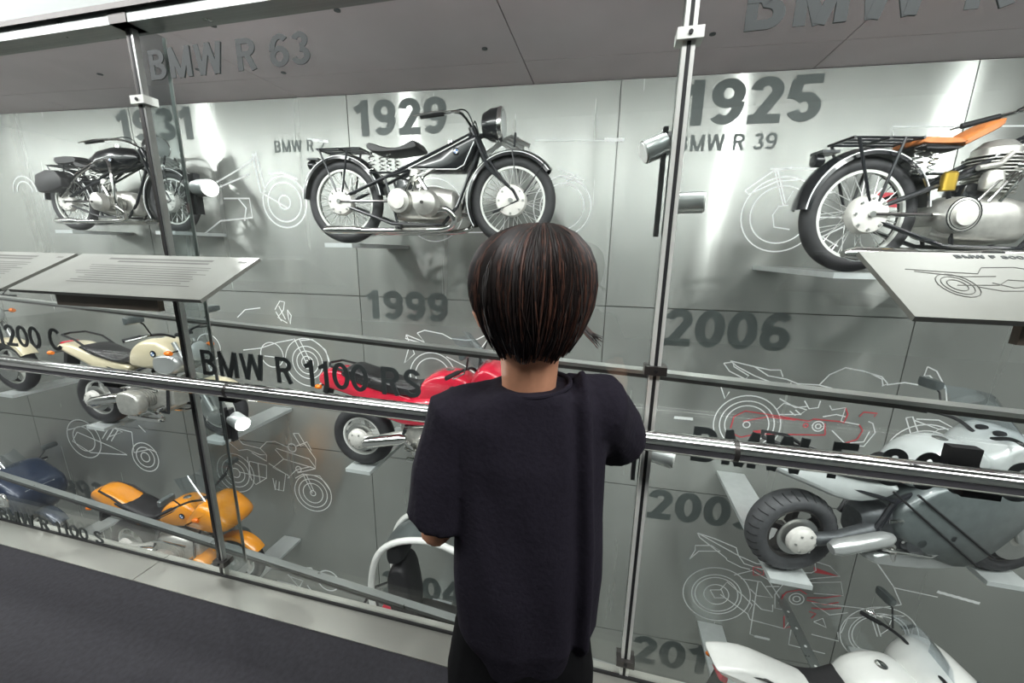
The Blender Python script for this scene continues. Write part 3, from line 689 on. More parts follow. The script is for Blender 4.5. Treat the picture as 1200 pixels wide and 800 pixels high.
    if not single:
        for s in (-1, 1):
            b = MB(); fins(b, (.84, 0, .29), .086, s * .14, s * .28, 7); b.lathe([(.07, s * .11), (.07, s * .28)], (.84, 0, .29), 'y', 18)
            cyl = b.build('cylinder', 'engine', root)
            MB().lathe([(.09, s * .28), (.10, s * .30), (.085, s * .36), (.04, s * .39), (.012, s * .395)], (.84, 0, .29), 'y', 22).build('valve_cover', 'engine', cyl)
            MB().lathe([(.013, s * .39), (.013, s * .403)], (.84, 0, .29), 'y', 8).build('cover_bolt', 'darksteel', cyl)
            MB().tube(smooth_path([(.88, s * .25, .25), (.98, s * .26, .25), (1.03, s * .24, .18), (.96, s * .2, .12), (.7, s * .17, .105), (.2, s * .15, .10)]), .024, 10).build('exhaust_pipe', 'chrome', root)
            MB().tube([(.22, s * .15, .105), (.15, s * .15, .105), (-.08, s * .15, .105), (-.12, s * .15, .105)], [.024, .036, .034, .018], 12).build('silencer', 'chrome', root)
        MB().tube([(.66, -.12, .46), (.74, -.18, .48), (.82, -.2, .37)], .016, 8).build('intake_pipe', 'chrome', root)
    else:
        b = MB(); fins(b, (.78 + ex, 0, 0), .115, .46, .66, 12, 'z'); b.lathe([(.07, .42), (.07, .68)], (.78 + ex, 0, 0), 'z', 18)
        cyl = b.build('cylinder', 'engine', root)
        MB().lathe([(.10, .66), (.10, .70), (.06, .74), (.02, .75)], (.78 + ex, 0, 0), 'z', 18).build('cylinder_head', 'engine', cyl)
        MB().tube(smooth_path([(.72, -.09, .60), (.84, -.14, .56), (.95, -.16, .36), (.90, -.17, .15), (.6, -.17, .115), (.2, -.16, .105)]), .024, 10).build('exhaust_pipe', 'chrome', root)
        MB().tube([(.26, -.16, .105), (.2, -.16, .105), (-.1, -.16, .105), (-.16, -.16, .105)], [.024, .042, .042, .02], 12).build('silencer', 'chrome', root)
        MB().lathe([(.035, .46), (.035, .55), (.025, .56)], (.46 + ex, -.10, 0), 'z', 14).build('oil_cup', 'brass', root)
        MB().tube([(.52, -.1, .58), (.62, -.11, .60), (.68, -.1, .66)], .015, 8).build('intake_pipe', 'engine', root)
        bl = MB()
        for k in range(2): bl.torus((.54 + ex, -.150, .33), .078 + .014 * k, .003, .004, 24, 6)
        bl.build('drum_band', 'paintblack', root)
    MB().pillow([(.50, .40), (.50, .50), (.61, .50), (.62, .41)], .06, .012, -.02, 2).build('magneto', 'paintblack', root)
    MB().lathe([(.02, 0), (.045, .01), (.05, .06), (.04, .1), (.02, .11)], (.68 + ex, -.11, .46), 'z', 16).build('carburettor', 'engine', root)
    pr = MB()
    for k in range(3): pr.tube([(.60 + ex + .06 * k, -.14, .40), (.66 + ex + .05 * k, -.16, .50), (.78 + ex + .03 * k, -.12, .56)], .008, 6)
    pr.tube([(.0, -.1, wr), (.45, -.1, .33)], .012, 8)
    pr.build('pipework', 'chrome', root)
    MB().tube([(.58, -.16, .12), (.58, -.28, .12)], .012, 8).build('footpeg', 'black', root)
    MB().pillow([(.52, .10), (.52, .125), (.80, .125), (.80, .10)], .2, .006, 0, 1).build('footboard', 'engine', root)
    if rear_box:
        for s in (-1, 1):
            MB().pillow([(-.20, .42), (-.20, .62), (.10, .66), (.16, .48)], .05, .015, s * .15, 2).build('pannier', 'leather', root)
        MB().pillow([(.02, .74), (.02, .82), (.30, .82), (.30, .75)], .12, .012, 0, 2).build('pillion_pad', 'leather', root)
        for s in (-1, 1):
            MB().tube([(.0, s * .12, wr + .05), (.30, s * .12, .62), (.55, s * .1, .74)], .02, 8).build('frame_rail', 'chrome', root)
            MB().tube(smooth_path([(.80, s * .14, .13), (.92, s * .22, .25), (.93, s * .22, .62), (.80, s * .15, .76), (.58, s * .12, .74)]), .016, 8).build('crash_bar', 'chrome', root)
    return root


def modern(loc, rz, label, wb_=1.48, wr=.305, tm='tire', rim_m='alu', panels=(), tank='silver', seat='leather', tail='silver', boxer=True, extras=(), spm='alu', tank_poly=None, tail_poly=None, seat_poly=None, silencer='chrome', front=True, eng='engine'):
    root = empty('motorcycle', loc, rz); tag(root, label, 'motorcycle', 'motorcycles shown on the steel wall')
    wheel(root, 0, wr, .065, .085, False, tm, rim_m, drum=.14, spm=spm)
    wheel(root, wb_, wr, .055, .06, False, 'tire', rim_m, drum=.16, spm=spm)
    MB().tube([(.02, -.10, wr), (.22, -.11, wr + .02), (.50, -.10, .40)], [.05, .042, .05], 10).build('swingarm', eng, root)
    fd = MB().lathe([(.03, -.16), (.07, -.15), (.095, -.13), (.10, -.10), (.08, -.09)], (0, 0, wr), 'y', 24).build('final_drive', 'hub', root)
    b = MB()
    for i in range(6): q = 2 * PI * i / 6; b.lathe([(.008, -.158), (.008, -.14)], (.065 * math.cos(q), 0, wr + .065 * math.sin(q)), 'y', 6)
    tag(b.build('bolts', 'steel', fd), kind='stuff')
    F = MB()
    for s in (-1, 1):
        F.tube([(.45, s * .13, .36), (.55, s * .13, .62), (1.0, s * .09, .82), (wb_ - .27, s * .03, .92)], .02, 8)
        F.tube([(.55, s * .13, .62), (.2, s * .1, .72), (-.15, s * .09, .80)], .014, 8)
        F.tube([(wb_ - .27, s * .03, .85), (1.02, s * .12, .55), (.98, s * .13, .25), (.5, s * .13, .26)], .016, 8)
    F.build('frame', 'frame', root)
    e = MB().loft([(.42, 0, .38, .08, .10), (.50, 0, .40, .14, .15), (.72, 0, .40, .17, .18), (.92, 0, .40, .16, .17), (1.02, 0, .40, .08, .10)], 18, 3.5).build('engine_block', eng, root)
    if boxer:
        for s in (-1, 1):
            b = MB(); fins(b, (.82, 0, .42), .10, s * .16, s * .27, 6); b.lathe([(.075, s * .15), (.075, s * .28)], (.82, 0, .42), 'y', 18); c = b.build('cylinder', eng, root)
            MB().pillow([(.71, .33), (.70, .50), (.80, .54), (.93, .50), (.94, .34), (.82, .30)], .055, .02, s * .32, 3).build('valve_cover', 'engine', c)
            MB().tube(smooth_path([(.90, s * .28, .36), (1.0, s * .22, .26), (.9, s * .16, .17), (.5, s * .14, .17)]), .024, 8).build('exhaust_pipe', 'chrome', root)
    else:
        for k in range(4): MB().tube(smooth_path([(.98, -.12 + .08 * k, .46), (1.10, -.12 + .08 * k, .38), (1.06, -.12 + .08 * k, .20), (.7, -.08 + .05 * k, .16)]), .02, 8).build('exhaust_pipe', 'chrome', root)
        MB().lathe([(.03, -.20), (.09, -.19), (.10, -.16), (.10, -.14)], (.72, 0, .36), 'y', 24).build('engine_cover', eng, e)
        MB().lathe([(.02, -.20), (.06, -.19), (.07, -.16), (.07, -.14)], (.92, 0, .40), 'y', 24).build('engine_cover', eng, e)
    dt = MB()
    for k in range(9):
        x = .5 + .055 * k; dt.lathe([(.012, -.185), (.012, -.15)], (x, 0, .30 + .03 * (k % 4)), 'y', 8)
    dt.tube([(.5, -.17, .50), (.7, -.19, .54), (.95, -.17, .5)], .012, 6); dt.tube([(.5, -.18, .3), (.8, -.2, .26), (1.0, -.16, .34)], .01, 6)
    dt.build('engine_fittings', 'chrome', e)
    MB().tube([(.6, -.15, .20), (.56, -.17, .32), (.48, -.19, .39)], .024, 8).build('link_pipe', 'chrome', root)
    MB().tube([(.52, -.19, .40), (.47, -.20, .395), (.16, -.21, .335), (.12, -.21, .325)], [.03, .05, .052, .035], 14).build('silencer', silencer, root)
    # body
    MB().pillow(tank_poly or [(.60, .74), (.64, .90), (.78, 1.0), (.98, 1.01), (1.12, .93), (1.13, .80), (.95, .72), (.75, .70)], .145, .05, 0, 3).build('fuel_tank', tank, root)
    badge(root, .95, -.147, .88, .035)
    MB().lathe([(.04, 0), (.04, .012), (.03, .016)], (.88, 0, 1.005), 'z', 16).build('filler_cap', 'chrome', root)
    MB().pillow(seat_poly or [(-.02, .90), (.12, .89), (.34, .82), (.50, .81), (.63, .86), (.65, .78), (.50, .74), (.30, .76), (.08, .82)], .135, .025, 0, 3).build('seat', seat, root)
    if tail: MB().pillow(tail_poly or [(-.32, .90), (-.30, .83), (-.05, .72), (.25, .60), (.50, .62), (.58, .72), (.35, .77), (.05, .84), (-.15, .90)], .12, .03, 0, 3).build('tail_cowl', tail, root)
    t = MB().pillow([(-.36, .86), (-.35, .91), (-.30, .91), (-.30, .84)], .07, .008, 0, 2).build('tail_light', 'red', root)
    if 'clean_tail' not in extras: MB().pillow([(-.34, .83), (-.42, .55), (-.39, .54), (-.28, .80)], .06, .006, 0, 1).build('rear_mudguard', 'black', root)
    for s in (() if 'clean_tail' in extras else (-1, 1)):
        b = MB().tube([(-.30, s * .08, .82), (-.32, s * .17, .82)], .007, 6).build('indicator_stalk', 'black', root)
        MB().loft([(-.35, s * .18, .82, .012, .012), (-.32, s * .18, .82, .026, .024), (-.29, s * .18, .82, .018, .018)], 12, 2).build('indicator', 'amber', b)
    gr = MB()
    for s in (-1, 1): gr.tube([(.12, s * .12, .86), (-.05, s * .12, .96), (-.24, s * .10, 1.0), (-.30, 0, 1.0)], .011, 8)
    gr.build('grab_rail', 'black', root)
    # front end
    if front:
        fk = MB()
        for s in (-1, 1):
            fk.tube([(wb_ - .33, s * .10, 1.0), (wb_ - .16, s * .10, .65)], .021, 10); fk.tube([(wb_ - .17, s * .10, .67), (wb_, s * .10, wr)], .027, 10)
        fk.build('fork', 'silver', root)
        fender(root, 'front_fender', (wb_, 0, wr), wr + .02, .075, 30, 160, tank, False)
        hb = MB(); hx = wb_ - .36
        for s in (-1, 1): hb.tube(smooth_path([(hx, s * .05, 1.04), (hx - .02, s * .16, 1.09), (hx - .08, s * .30, 1.09), (hx - .14, s * .40, 1.07)]), .012, 8)
        H = hb.build('handlebar', 'black', root)
        for s in (-1, 1):
            MB().tube([(hx - .08, s * .29, 1.09), (hx - .145, s * .41, 1.07)], .019, 10).build('grip', 'black', H)
            MB().tube([(hx - .04, s * .25, 1.10), (hx - .02, s * .34, 1.095), (hx - .08, s * .43, 1.075)], .007, 6).build('lever', 'chrome', H)
            mr = MB().tube([(hx - .03, s * .24, 1.10), (hx + .01, s * .32, 1.22), (hx, s * .36, 1.26)], .007, 6).build('mirror_stem', 'black', H)
            MB().pillow([(hx - .02, 1.235), (hx - .02, 1.305), (hx + .03, 1.30), (hx + .03, 1.245)], .075, .01, s * .39, 2).build('mirror', 'greypaint', H)
            MB().lathe([(.035, 0), (.035, .02), (.02, .03)], (hx + .05, s * .05, 1.06), 'z', 14).build('gauge', 'black', H)
            b = MB().tube([(wb_ - .28, s * .1, .92), (wb_ - .26, s * .20, .92)], .007, 6).build('indicator_stalk', 'black', root)
            MB().loft([(wb_ - .30, s * .22, .92, .014, .014), (wb_ - .26, s * .22, .92, .03, .028), (wb_ - .23, s * .22, .92, .02, .02)], 12, 2).build('indicator', 'amber', b)
        if 'round_light' in extras:
            hl = MB().lathe([(.03, -.12), (.08, -.10), (.10, -.04), (.105, .0)], (wb_ - .16, 0, .90), 'x', 26).build('headlight', 'chrome', root)
            MB().lathe([(.10, 0), (.08, .018), (.02, .024)], (wb_ - .16, 0, .90), 'x', 26).build('headlight_glass', 'lightpaint', hl)
    for (nm, poly, w, m, ins) in panels: MB().pillow(poly, w, ins, 0, 3).build(nm, m, root)
    if 'clean_tail' in extras:
        for a, b in (((.44, .74), (1.12, .20)), ((.60, .72), (1.22, .26))):
            MB().tube([(a[0], -.205, a[1]), (b[0], -.205, b[1])], .008, 6).build('frame_bar', 'black', root)
    if 'panniers' in extras:
        for s in (-1, 1):
            p = MB().pillow([(-.38, .42), (-.38, .78), (.14, .80), (.16, .46)], .10, .04, s * .26, 3).build('pannier', panels[0][3], root)
            MB().pillow([(-.2, .62), (-.2, .66), (.0, .67), (.0, .63)], .015, .005, s * .36, 1).build('latch', 'black', p)
    if 'panniers' in extras:
        fl = MB().pillow([(1.30, .84), (1.28, .99), (1.52, 1.0), (1.56, .84)], .02, .01, -.275, 2).build('side_lamp', 'chrome', root)
        MB().box((1.32, -.300, .865), (1.51, -.294, .975)).build('side_lamp_glass', 'lightpaint', fl, smooth=False)
    if 'windscreen' in extras:
        w = MB(); rs = []
        for i in range(7):
            t = i / 6; x = wb_ - .12 - .30 * t; z = 1.0 + .34 * t; hw = .20 - .05 * t
            rs.append([(x - .12 * (abs(u) ** 2), hw * u * 1.0, z) for u in (-1, -.6, -.2, .2, .6, 1)] + [(x - .12 * (abs(u) ** 2) - .006, hw * u, z) for u in (1, .6, .2, -.2, -.6, -1)])
        w.rings(rs); w.build('windscreen', 'lens', root)
    if 'rect_light' in extras:
        hl = MB().pillow([(wb_ + .02, .86), (wb_ - .01, .99), (wb_ + .02, .99), (wb_ + .06, .86)], .16, .01, 0, 1).build('headlight', 'chrome', root)
        MB().box((wb_ + .045, -.14, .875), (wb_ + .056, .14, .97)).build('headlight_glass', 'lightpaint', hl, smooth=False)
    if 'twin_light' in extras:
        for s in (-1, 1):
            hl = MB().pillow([(wb_ - .03, .86), (wb_ - .06, .94), (wb_ + .0, .95), (wb_ + .05, .87)], .055, .012, s * .075, 3).build('headlight', 'chrome', root)
            MB().loft([(wb_ + .03, s * .075, .905, .045, .028), (wb_ + .05, s * .075, .902, .03, .018)], 14, 2).build('headlight_glass', 'lightpaint', hl)
    return root


R1, R2_, R3 = 1.40, -.69, -2.76
BK = []                                                     # (rear axle x, bike plane y, wheel contact z, wheelbase)
def place(fn, x, y, z, wb_, rz=WS, **k):
    BK.append((x, y, z, wb_ * k.get('size', 1), rz)); return fn((x, y, z), rz, wb_=wb_, **k)
place(vintage, -2.19, 3.06, R1, 1.43, label='black twin cylinder vintage motorcycle with white pinstripes and big round headlight below 1929')
place(vintage, 1.42, 2.86, 1.27, 1.42, rz=.2, label='vintage motorcycle with tan leather saddle and black luggage rack below 1925', seat='tan', single=True, wr=.33, hz=.90, ex=-.08)
place(vintage, -5.72, 3.26, 1.50, 1.46, label='black vintage motorcycle with rounded tank and chrome crash bars below 1931', tank='round', rear_box=True, wr=.33, hz=.86, size=.9)
place(modern, -2.18, 3.07, R2_, 1.49, label='red sport touring motorcycle with black seat behind the R 1100 RS lettering', tank='red', tail='red', rim_m='whitepaint', spm='whitepaint',
      panels=(('side_fairing', [(.22, .62), (.62, .78), (.95, .80), (1.25, 1.0), (1.40, .95), (1.30, .70), (1.0, .54), (.62, .50), (.42, .52)], .19, 'red', .05),
              ('front_fairing', [(1.10, .98), (1.22, 1.12), (1.40, 1.05), (1.52, .90), (1.40, .78), (1.15, .82)], .21, 'red', .06)), extras=('windscreen', 'rect_light'),
      seat_poly=[(-.06, 1.0), (.10, .97), (.35, .90), (.55, .87), (.65, .91), (.66, .80), (.4, .77), (.1, .83), (-.12, .92)], tail_poly=[(-.36, .90), (-.33, .80), (-.05, .72), (.25, .60), (.50, .62), (.58, .74), (.35, .82), (.05, .88), (-.12, .96), (-.28, .96)])
place(modern, -5.30, 2.92, -.58, 1.49, label='cream and silver naked motorcycle with amber indicators and round headlight above the orange one', tank='cream', tail='cream', rim_m='whitepaint', spm='whitepaint',
      panels=(('oil_cooler_cowl', [(.93, .70), (.95, .86), (1.18, .88), (1.22, .74), (1.10, .66)], .165, 'silver', .03),), extras=('round_light',))
place(modern, 1.37, 2.80, -.82, 1.52, rz=.24, label='graphite sport touring motorcycle with wide grey rear tyre behind the F 800 S lettering', tank='lightpaint', tail='lightpaint', tm='tiregrey', rim_m='darksteel', spm='darksteel', boxer=False, silencer='silver', eng='enginedark',
      panels=(('side_fairing', [(.62, .66), (.80, .78), (1.05, .72), (1.28, .78), (1.46, .64), (1.40, .48), (1.18, .22), (.98, .16), (.62, .34), (.55, .50)], .20, 'greypaint', .04),
              ('front_fairing', [(1.08, .96), (1.25, 1.10), (1.42, 1.02), (1.54, .86), (1.40, .74), (1.12, .80)], .19, 'lightpaint', .05),
              ('belly_pan', [(.45, .24), (.50, .15), (.95, .12), (1.18, .20), (1.0, .27), (.6, .28)], .17, 'silver', .03)), extras=('windscreen', 'clean_tail'))
place(modern, -5.38, 2.95, -2.46, 1.48, label='bright orange sport motorcycle with black seat low beside the year 1998', tank='orange', tail='orange', boxer=True,
      panels=(('front_fairing', [(1.10, .96), (1.22, 1.08), (1.38, 1.06), (1.55, .92), (1.56, .80), (1.40, .74), (1.15, .76), (1.0, .80)], .21, 'orange', .06),
              ('belly_pan', [(.55, .24), (.60, .16), (.98, .14), (1.15, .24), (1.05, .34), (.75, .30)], .17, 'orange', .04)), extras=('twin_light', 'windscreen'),
      tail_poly=[(-.36, .97), (-.34, .88), (-.05, .74), (.25, .62), (.50, .64), (.58, .74), (.35, .80), (.10, .90), (-.12, .99), (-.28, 1.01)])
place(modern, -8.30, 2.85, -.36, 1.60, label='cream cruiser motorcycle behind the 1200 C lettering', tank='cream', tail='cream', rim_m='alu', panels=(), extras=('round_light',))
place(modern, -8.50, 2.86, R3 + .12, 1.55, label='navy blue touring motorcycle with panniers and rectangular headlight beside the year 1993', tank='blue', tail='blue', boxer=False,
      panels=(('touring_fairing', [(.95, .95), (1.15, 1.20), (1.40, 1.12), (1.60, .98), (1.62, .78), (1.45, .55), (1.10, .35), (.90, .40), (.85, .70)], .28, 'blue', .07),), extras=('panniers', 'rect_light', 'windscreen'))
place(modern, 1.40, 2.84, -2.72, 1.55, rz=.2, label='white sport motorcycle with grey trim beside the year 2011', tank='whitepaint', tail='whitepaint', boxer=False,
      panels=(('front_fairing', [(1.08, .96), (1.22, 1.12), (1.42, 1.08), (1.56, .90), (1.42, .72), (1.12, .78)], .22, 'whitepaint', .06), ('side_fairing', [(.62, .70), (.95, .78), (1.3, .80), (1.36, .55), (1.1, .25), (.75, .22), (.6, .45)], .2, 'greypaint', .04)), extras=('windscreen',),
      tail_poly=[(-.40, 1.04), (-.38, .96), (-.05, .78), (.25, .64), (.50, .64), (.58, .74), (.35, .82), (.10, .93), (-.15, 1.03)])


def roofed_scooter(loc, rz, label):
    root = empty('roofed_scooter', loc, rz); tag(root, label, 'scooter', 'motorcycles shown on the steel wall')
    wheel(root, 0, .26, .055, .07, False, 'tire', 'alu', drum=.11); wheel(root, 1.48, .27, .05, .06, False, 'tire', 'alu', drum=.12)
    MB().pillow([(-.30, .62), (-.25, .45), (.10, .34), (.5, .30), (.55, .50), (.30, .72), (-.05, .80), (-.25, .76)], .2, .06, 0, 3).build('rear_body', 'silver', root)
    MB().pillow([(.45, .22), (.45, .32), (1.10, .32), (1.12, .22)], .19, .02, 0, 2).build('floorboard', 'black', root)
    MB().pillow([(1.05, .25), (1.10, .70), (1.22, 1.05), (1.40, .95), (1.62, .62), (1.60, .45), (1.45, .60), (1.30, .40)], .21, .05, 0, 3).build('front_body', 'silver', root)
    s = MB().pillow([(.10, .74), (.14, .82), (.60, .76), (.66, .68), (.5, .62), (.2, .66)], .17, .03, 0, 3).build('seat', 'leather', root)
    MB().pillow([(-.06, .78), (-.12, 1.28), (.0, 1.42), (.10, 1.30), (.14, .82)], .16, .03, 0, 3).build('backrest', 'leather', s)
    MB().pillow([(-.10, 1.42), (-.12, 1.58), (.0, 1.62), (.05, 1.48)], .12, .02, 0, 3).build('headrest', 'black', s)
    for y in (-.22, .22):
        MB().tube(smooth_path([(-.20, y, .74), (-.24, y, 1.2), (-.14, y, 1.62), (.12, y * .95, 1.80), (.5, y * .9, 1.80), (.95, y * .9, 1.55), (1.30, y * .9, 1.02)]), .031, 10).build('roof_bar', 'whitepaint', root)
    r = MB(); r.rings([[(x, -.2, z), (x, 0, z + .03), (x, .2, z), (x, .2, z - .012), (x, 0, z + .018), (x, -.2, z - .012)] for x, z in ((-.12, 1.64), (.12, 1.80), (.5, 1.80))]); r.build('roof_panel', 'greypaint', root)
    w = MB(); w.rings([[(x, -.19, z), (x + .02, 0, z), (x, .19, z), (x - .008, .19, z), (x + .012, 0, z), (x - .008, -.19, z)] for x, z in ((.55, 1.78), (.95, 1.55), (1.28, 1.04))]); w.build('windscreen', 'lens', root)
    MB().pillow([(-.27, .66), (-.27, .76), (-.12, .80), (-.10, .70)], .205, .01, 0, 2).build('red_accent', 'red', root)
    MB().pillow([(.18, .42), (.14, .52), (.42, .58), (.5, .46)], .205, .01, 0, 2).build('red_accent', 'red', root)
    MB().tube([(1.12, -.3, 1.06), (1.12, 0, 1.08), (1.12, .3, 1.06)], .013, 8).build('handlebar', 'black', root)
    MB().tube([(.0, -.24, .34), (.2, -.24, .30)], .05, 12).build('silencer', 'chrome', root)
    g = MB(); g.tube([(-.42, -.12, .86), (-.25, -.12, .96), (-.22, -.12, .80)], .014, 6); g.tube([(-.42, .12, .86), (-.25, .12, .96), (-.22, .12, .80)], .014, 6); g.tube([(-.42, -.12, .86), (-.42, .12, .86)], .014, 6); g.build('luggage_rack', 'black', root)
    return root
place(lambda l, r, wb_, label: roofed_scooter(l, r, label), -1.79, 3.0, -3.06, 1.48, label='roofed scooter with white roof bars and black seat beside the year 2004')

for (x, y, z, wb_, rz) in BK:
    for xx in (x, x + wb_ * math.cos(rz)):
        yy = y + math.tan(rz) * (xx - x); wy = WY + WS * xx
        q = MB()
        q.add([(xx - .13, yy - .15, z - .035), (xx + .13, yy - .15, z - .035), (xx + .13, wy, z - .035), (xx - .13, wy, z - .035), (xx - .13, yy - .15, z - .0003), (xx + .13, yy - .15, z - .0003), (xx + .13, wy, z - .0003), (xx - .13, wy, z - .0003)],
              [(0, 3, 2, 1), (4, 5, 6, 7), (0, 1, 5, 4), (1, 2, 6, 5), (2, 3, 7, 6), (3, 0, 4, 7)])
        q.build('wheel_shelf', 'lightpaint', wall_back, smooth=False)

st_ = MB().box((2.03, 3.05, -2.27), (2.12, WY + WS * 2.08, -2.255)).build('support_strut', 'midsteel', wall_back, smooth=False)
for k in range(5): MB().lathe([(.012, -.002), (.012, .003), (.008, .004)], (2.075, 3.2 + .19 * k, -2.255), 'z', 10).build('strut_bolt', 'line', st_)

# ---------------------------------------------------------------- spotlights on the glass joints
def spot(name, c, dirv, label, lit=False, r=.034, ln=.10, x_post=.141):
    root = empty(name, c); tag(root, label, 'spotlight', 'spotlights clamped to the glass fins')
    dv = Vector(dirv).normalized()
    b = MB().tube([-dv * ln * .5, dv * ln * .5], r, 20).build('lamp_body', 'lightpaint' if lit else 'silver', root)
    MB().tube([dv * ln * .5, dv * (ln * .5 + .004)], r * .86, 20).build('lamp_lens', 'lamp_on' if lit else 'white', b)
    MB().tube([-dv * (ln * .5 + .03), -dv * ln * .5], r * .8, 16).build('lamp_collar', 'black', b)
    dx = x_post - c[0]
    MB().box((dx - .024, -.012, -.09), (dx - .012, .012, .05)).build('mount_plate', 'black', root, smooth=False)
    MB().box((dx + .012, -.012, -.09), (dx + .024, .012, .05)).build('mount_plate', 'black', root, smooth=False)
    MB().tube([(dx, 0, 0), tuple(-dv * ln * .4)], .012, 8).build('mount_arm', 'black', root)
    if lit:
        l = bpy.data.lights.new('lamp', 'SPOT'); l.energy = 12; l.spot_size = 1.2; l.shadow_soft_size = .03
        o = bpy.data.objects.new('lamp', l); col.objects.link(o); o.parent = root; o.location = dv * (ln * .5 + .02); o.rotation_euler = dv.to_track_quat('-Z', 'Y').to_euler()
    return root
spot('spotlight', (.100, 1.20, 1.63), (-.8, -.2, -.35), 'grey cylinder spotlight tilted downward on the pale glass joint', r=.03, ln=.06)
spot('spotlight', (.205, 1.20, 1.49), (1, -.25, 0), 'grey cylinder spotlight level on the pale glass joint above the handrail', r=.028, ln=.065)
spot('spotlight', (.205, 1.20, .735), (1, -.3, -.1), 'grey cylinder spotlight on the pale glass joint below the handrail', r=.028, ln=.065)
spot('spotlight', (-1.430, 1.19, 1.555), (1, -.25, -.05), 'lit white spotlight on the dark glass joint above the information board', True, r=.03, ln=.075, x_post=-1.482)
spot('spotlight', (-1.430, 1.19, .655), (1, -.35, -.1), 'lit white spotlight on the dark glass joint below the handrail', True, r=.03, ln=.07, x_post=-1.482)

# ---------------------------------------------------------------- information boards
def board(x0, w, zt, zb, yt, yb, label, kind):
    root = empty('information_board', (x0 + w / 2, yb, zb)); tag(root, label, 'board', 'reading boards on the glass')
    L = Vector((0, yt - yb, zt - zb)); u = L.normalized(); n = Vector((1, 0, 0)).cross(u)
    def bp(a, b, h): return Vector((a - w / 2, 0, 0)) + u * b + n * h
    ln = L.length; q = MB()
    q.add([bp(a, b, h) for h in (-.010, 0) for (a, b) in ((0, 0), (w, 0), (w, ln), (0, ln))], [(0, 3, 2, 1), (4, 5, 6, 7), (0, 1, 5, 4), (1, 2, 6, 5), (2, 3, 7, 6), (3, 0, 4, 7)])
    p = q.build('board_panel', 'board', root, smooth=False)
    bk = MB().box((-w * .28, .02, -.042), (w * .26, .035, -.001)).build('bracket_plate', 'brownsteel', root, smooth=False)
    for s in (-.2, .06):
        MB().box((w * s - .012, .03, -.02), (w * s + .012, GY - yb - .001, -.004)).build('bracket_arm', 'black', bk, smooth=False)
    def ln_(a0, a1, b, h): 
        t = MB(); t.add([bp(a, bb, .0006) for (a, bb) in ((a0, b), (a1, b), (a1, b + h), (a0, b + h))], [(0, 1, 2, 3)]); t.build('print_line', 'print', p, smooth=False)
    if kind == 'text':
        y = ln - .02; random.seed(3)
        ln_(w * .22, w * .80, y - .012, .010); ln_(w * .30, w * .80, y - .028, .008); ln_(w * .93, w * .97, y - .012, .008)
        for k in range(9):
            a = .16 + .1 * random.random(); ln_(w * a, w * (.80 + .08 * random.random()), y - .05 - .012 * k, .0035)
    else:
        d_ = MB()
        def bl(pts):
            for (a, b), (c, e) in zip(pts, pts[1:]): d_.tube([bp(.56 * a - .01, .03 + .75 * b, .0004), bp(.56 * c - .01, .03 + .75 * e, .0004)], .0008, 4)
        def bc(cx, cy_, r): bl([(cx + r * math.cos(2 * PI * i / 20), cy_ + r * math.sin(2 * PI * i / 20)) for i in range(21)])
        for r in (.05, .038, .024): bc(.21, .095, r); bc(.47, .095, r)
        bl([(.11, .165), (.22, .155), (.30, .15), (.33, .18), (.42, .185), (.47, .17), (.50, .14), (.45, .135)]); bl([(.21, .095), (.32, .10), (.36, .125), (.43, .12), (.40, .08), (.31, .075), (.26, .09)]); bl([(.44, .18), (.47, .095)]); bl([(.13, .155), (.25, .135), (.34, .14)])
        bl([(.31, .11), (.35, .09), (.41, .10)])
        d_.build('board_drawing', 'print', p)
        text('BMW F 800 S', 'board_lettering', 'letterdark', bp(.155, ln - .022, .0004), (1, 0, 0), u, .125, .012, p, .01, .0005)
    return root
board(-1.735, .725, 1.32, 1.217, .98, .785, 'grey tilted information board with lines of text at the dark glass joint', 'text')
board(-2.49, .725, 1.32, 1.217, .98, .785, 'grey tilted information board above the 1200 C lettering', 'text')
board(.502, .725, 1.365, 1.258, .98, .785, 'grey tilted information board with a motorcycle drawing and BMW F 800 S title', 'draw')

# ---------------------------------------------------------------- the child
kid_o = RT * .03 + FW * .655
kid = empty('person', (kid_o.x, kid_o.y, 0.004), YAW); tag(kid, 'child with dark bobbed hair in a black T-shirt leaning on the handrail', 'person')


def remeshed(mb, name, m, parent, voxel, smooth=2, factor=.5, post=None):
    me = mb.mesh('tmp'); bm = bmesh.new(); bm.from_mesh(me); bmesh.ops.recalc_face_normals(bm, faces=bm.faces); bm.to_mesh(me); bm.free()
    o = bpy.data.objects.new('tmp', me); col.objects.link(o)
    r = o.modifiers.new('r', 'REMESH'); r.mode = 'VOXEL'; r.voxel_size = voxel; r.use_smooth_shade = True
    s = o.modifiers.new('s', 'SMOOTH'); s.iterations = smooth; s.factor = factor
    dg = bpy.context.evaluated_depsgraph_get(); out = bpy.data.meshes.new_from_object(o.evaluated_get(dg)); bpy.data.objects.remove(o)
    if post:
        nn = [v.normal.copy() for v in out.vertices]
        for v, n in zip(out.vertices, nn): v.co = post(v.co, n)
    out.name = name; out.materials.clear(); out.materials.append(M[m])
    for p in out.polygons: p.use_smooth = True
    q = bpy.data.objects.new(name, out); col.objects.link(q); q.parent = parent; return q


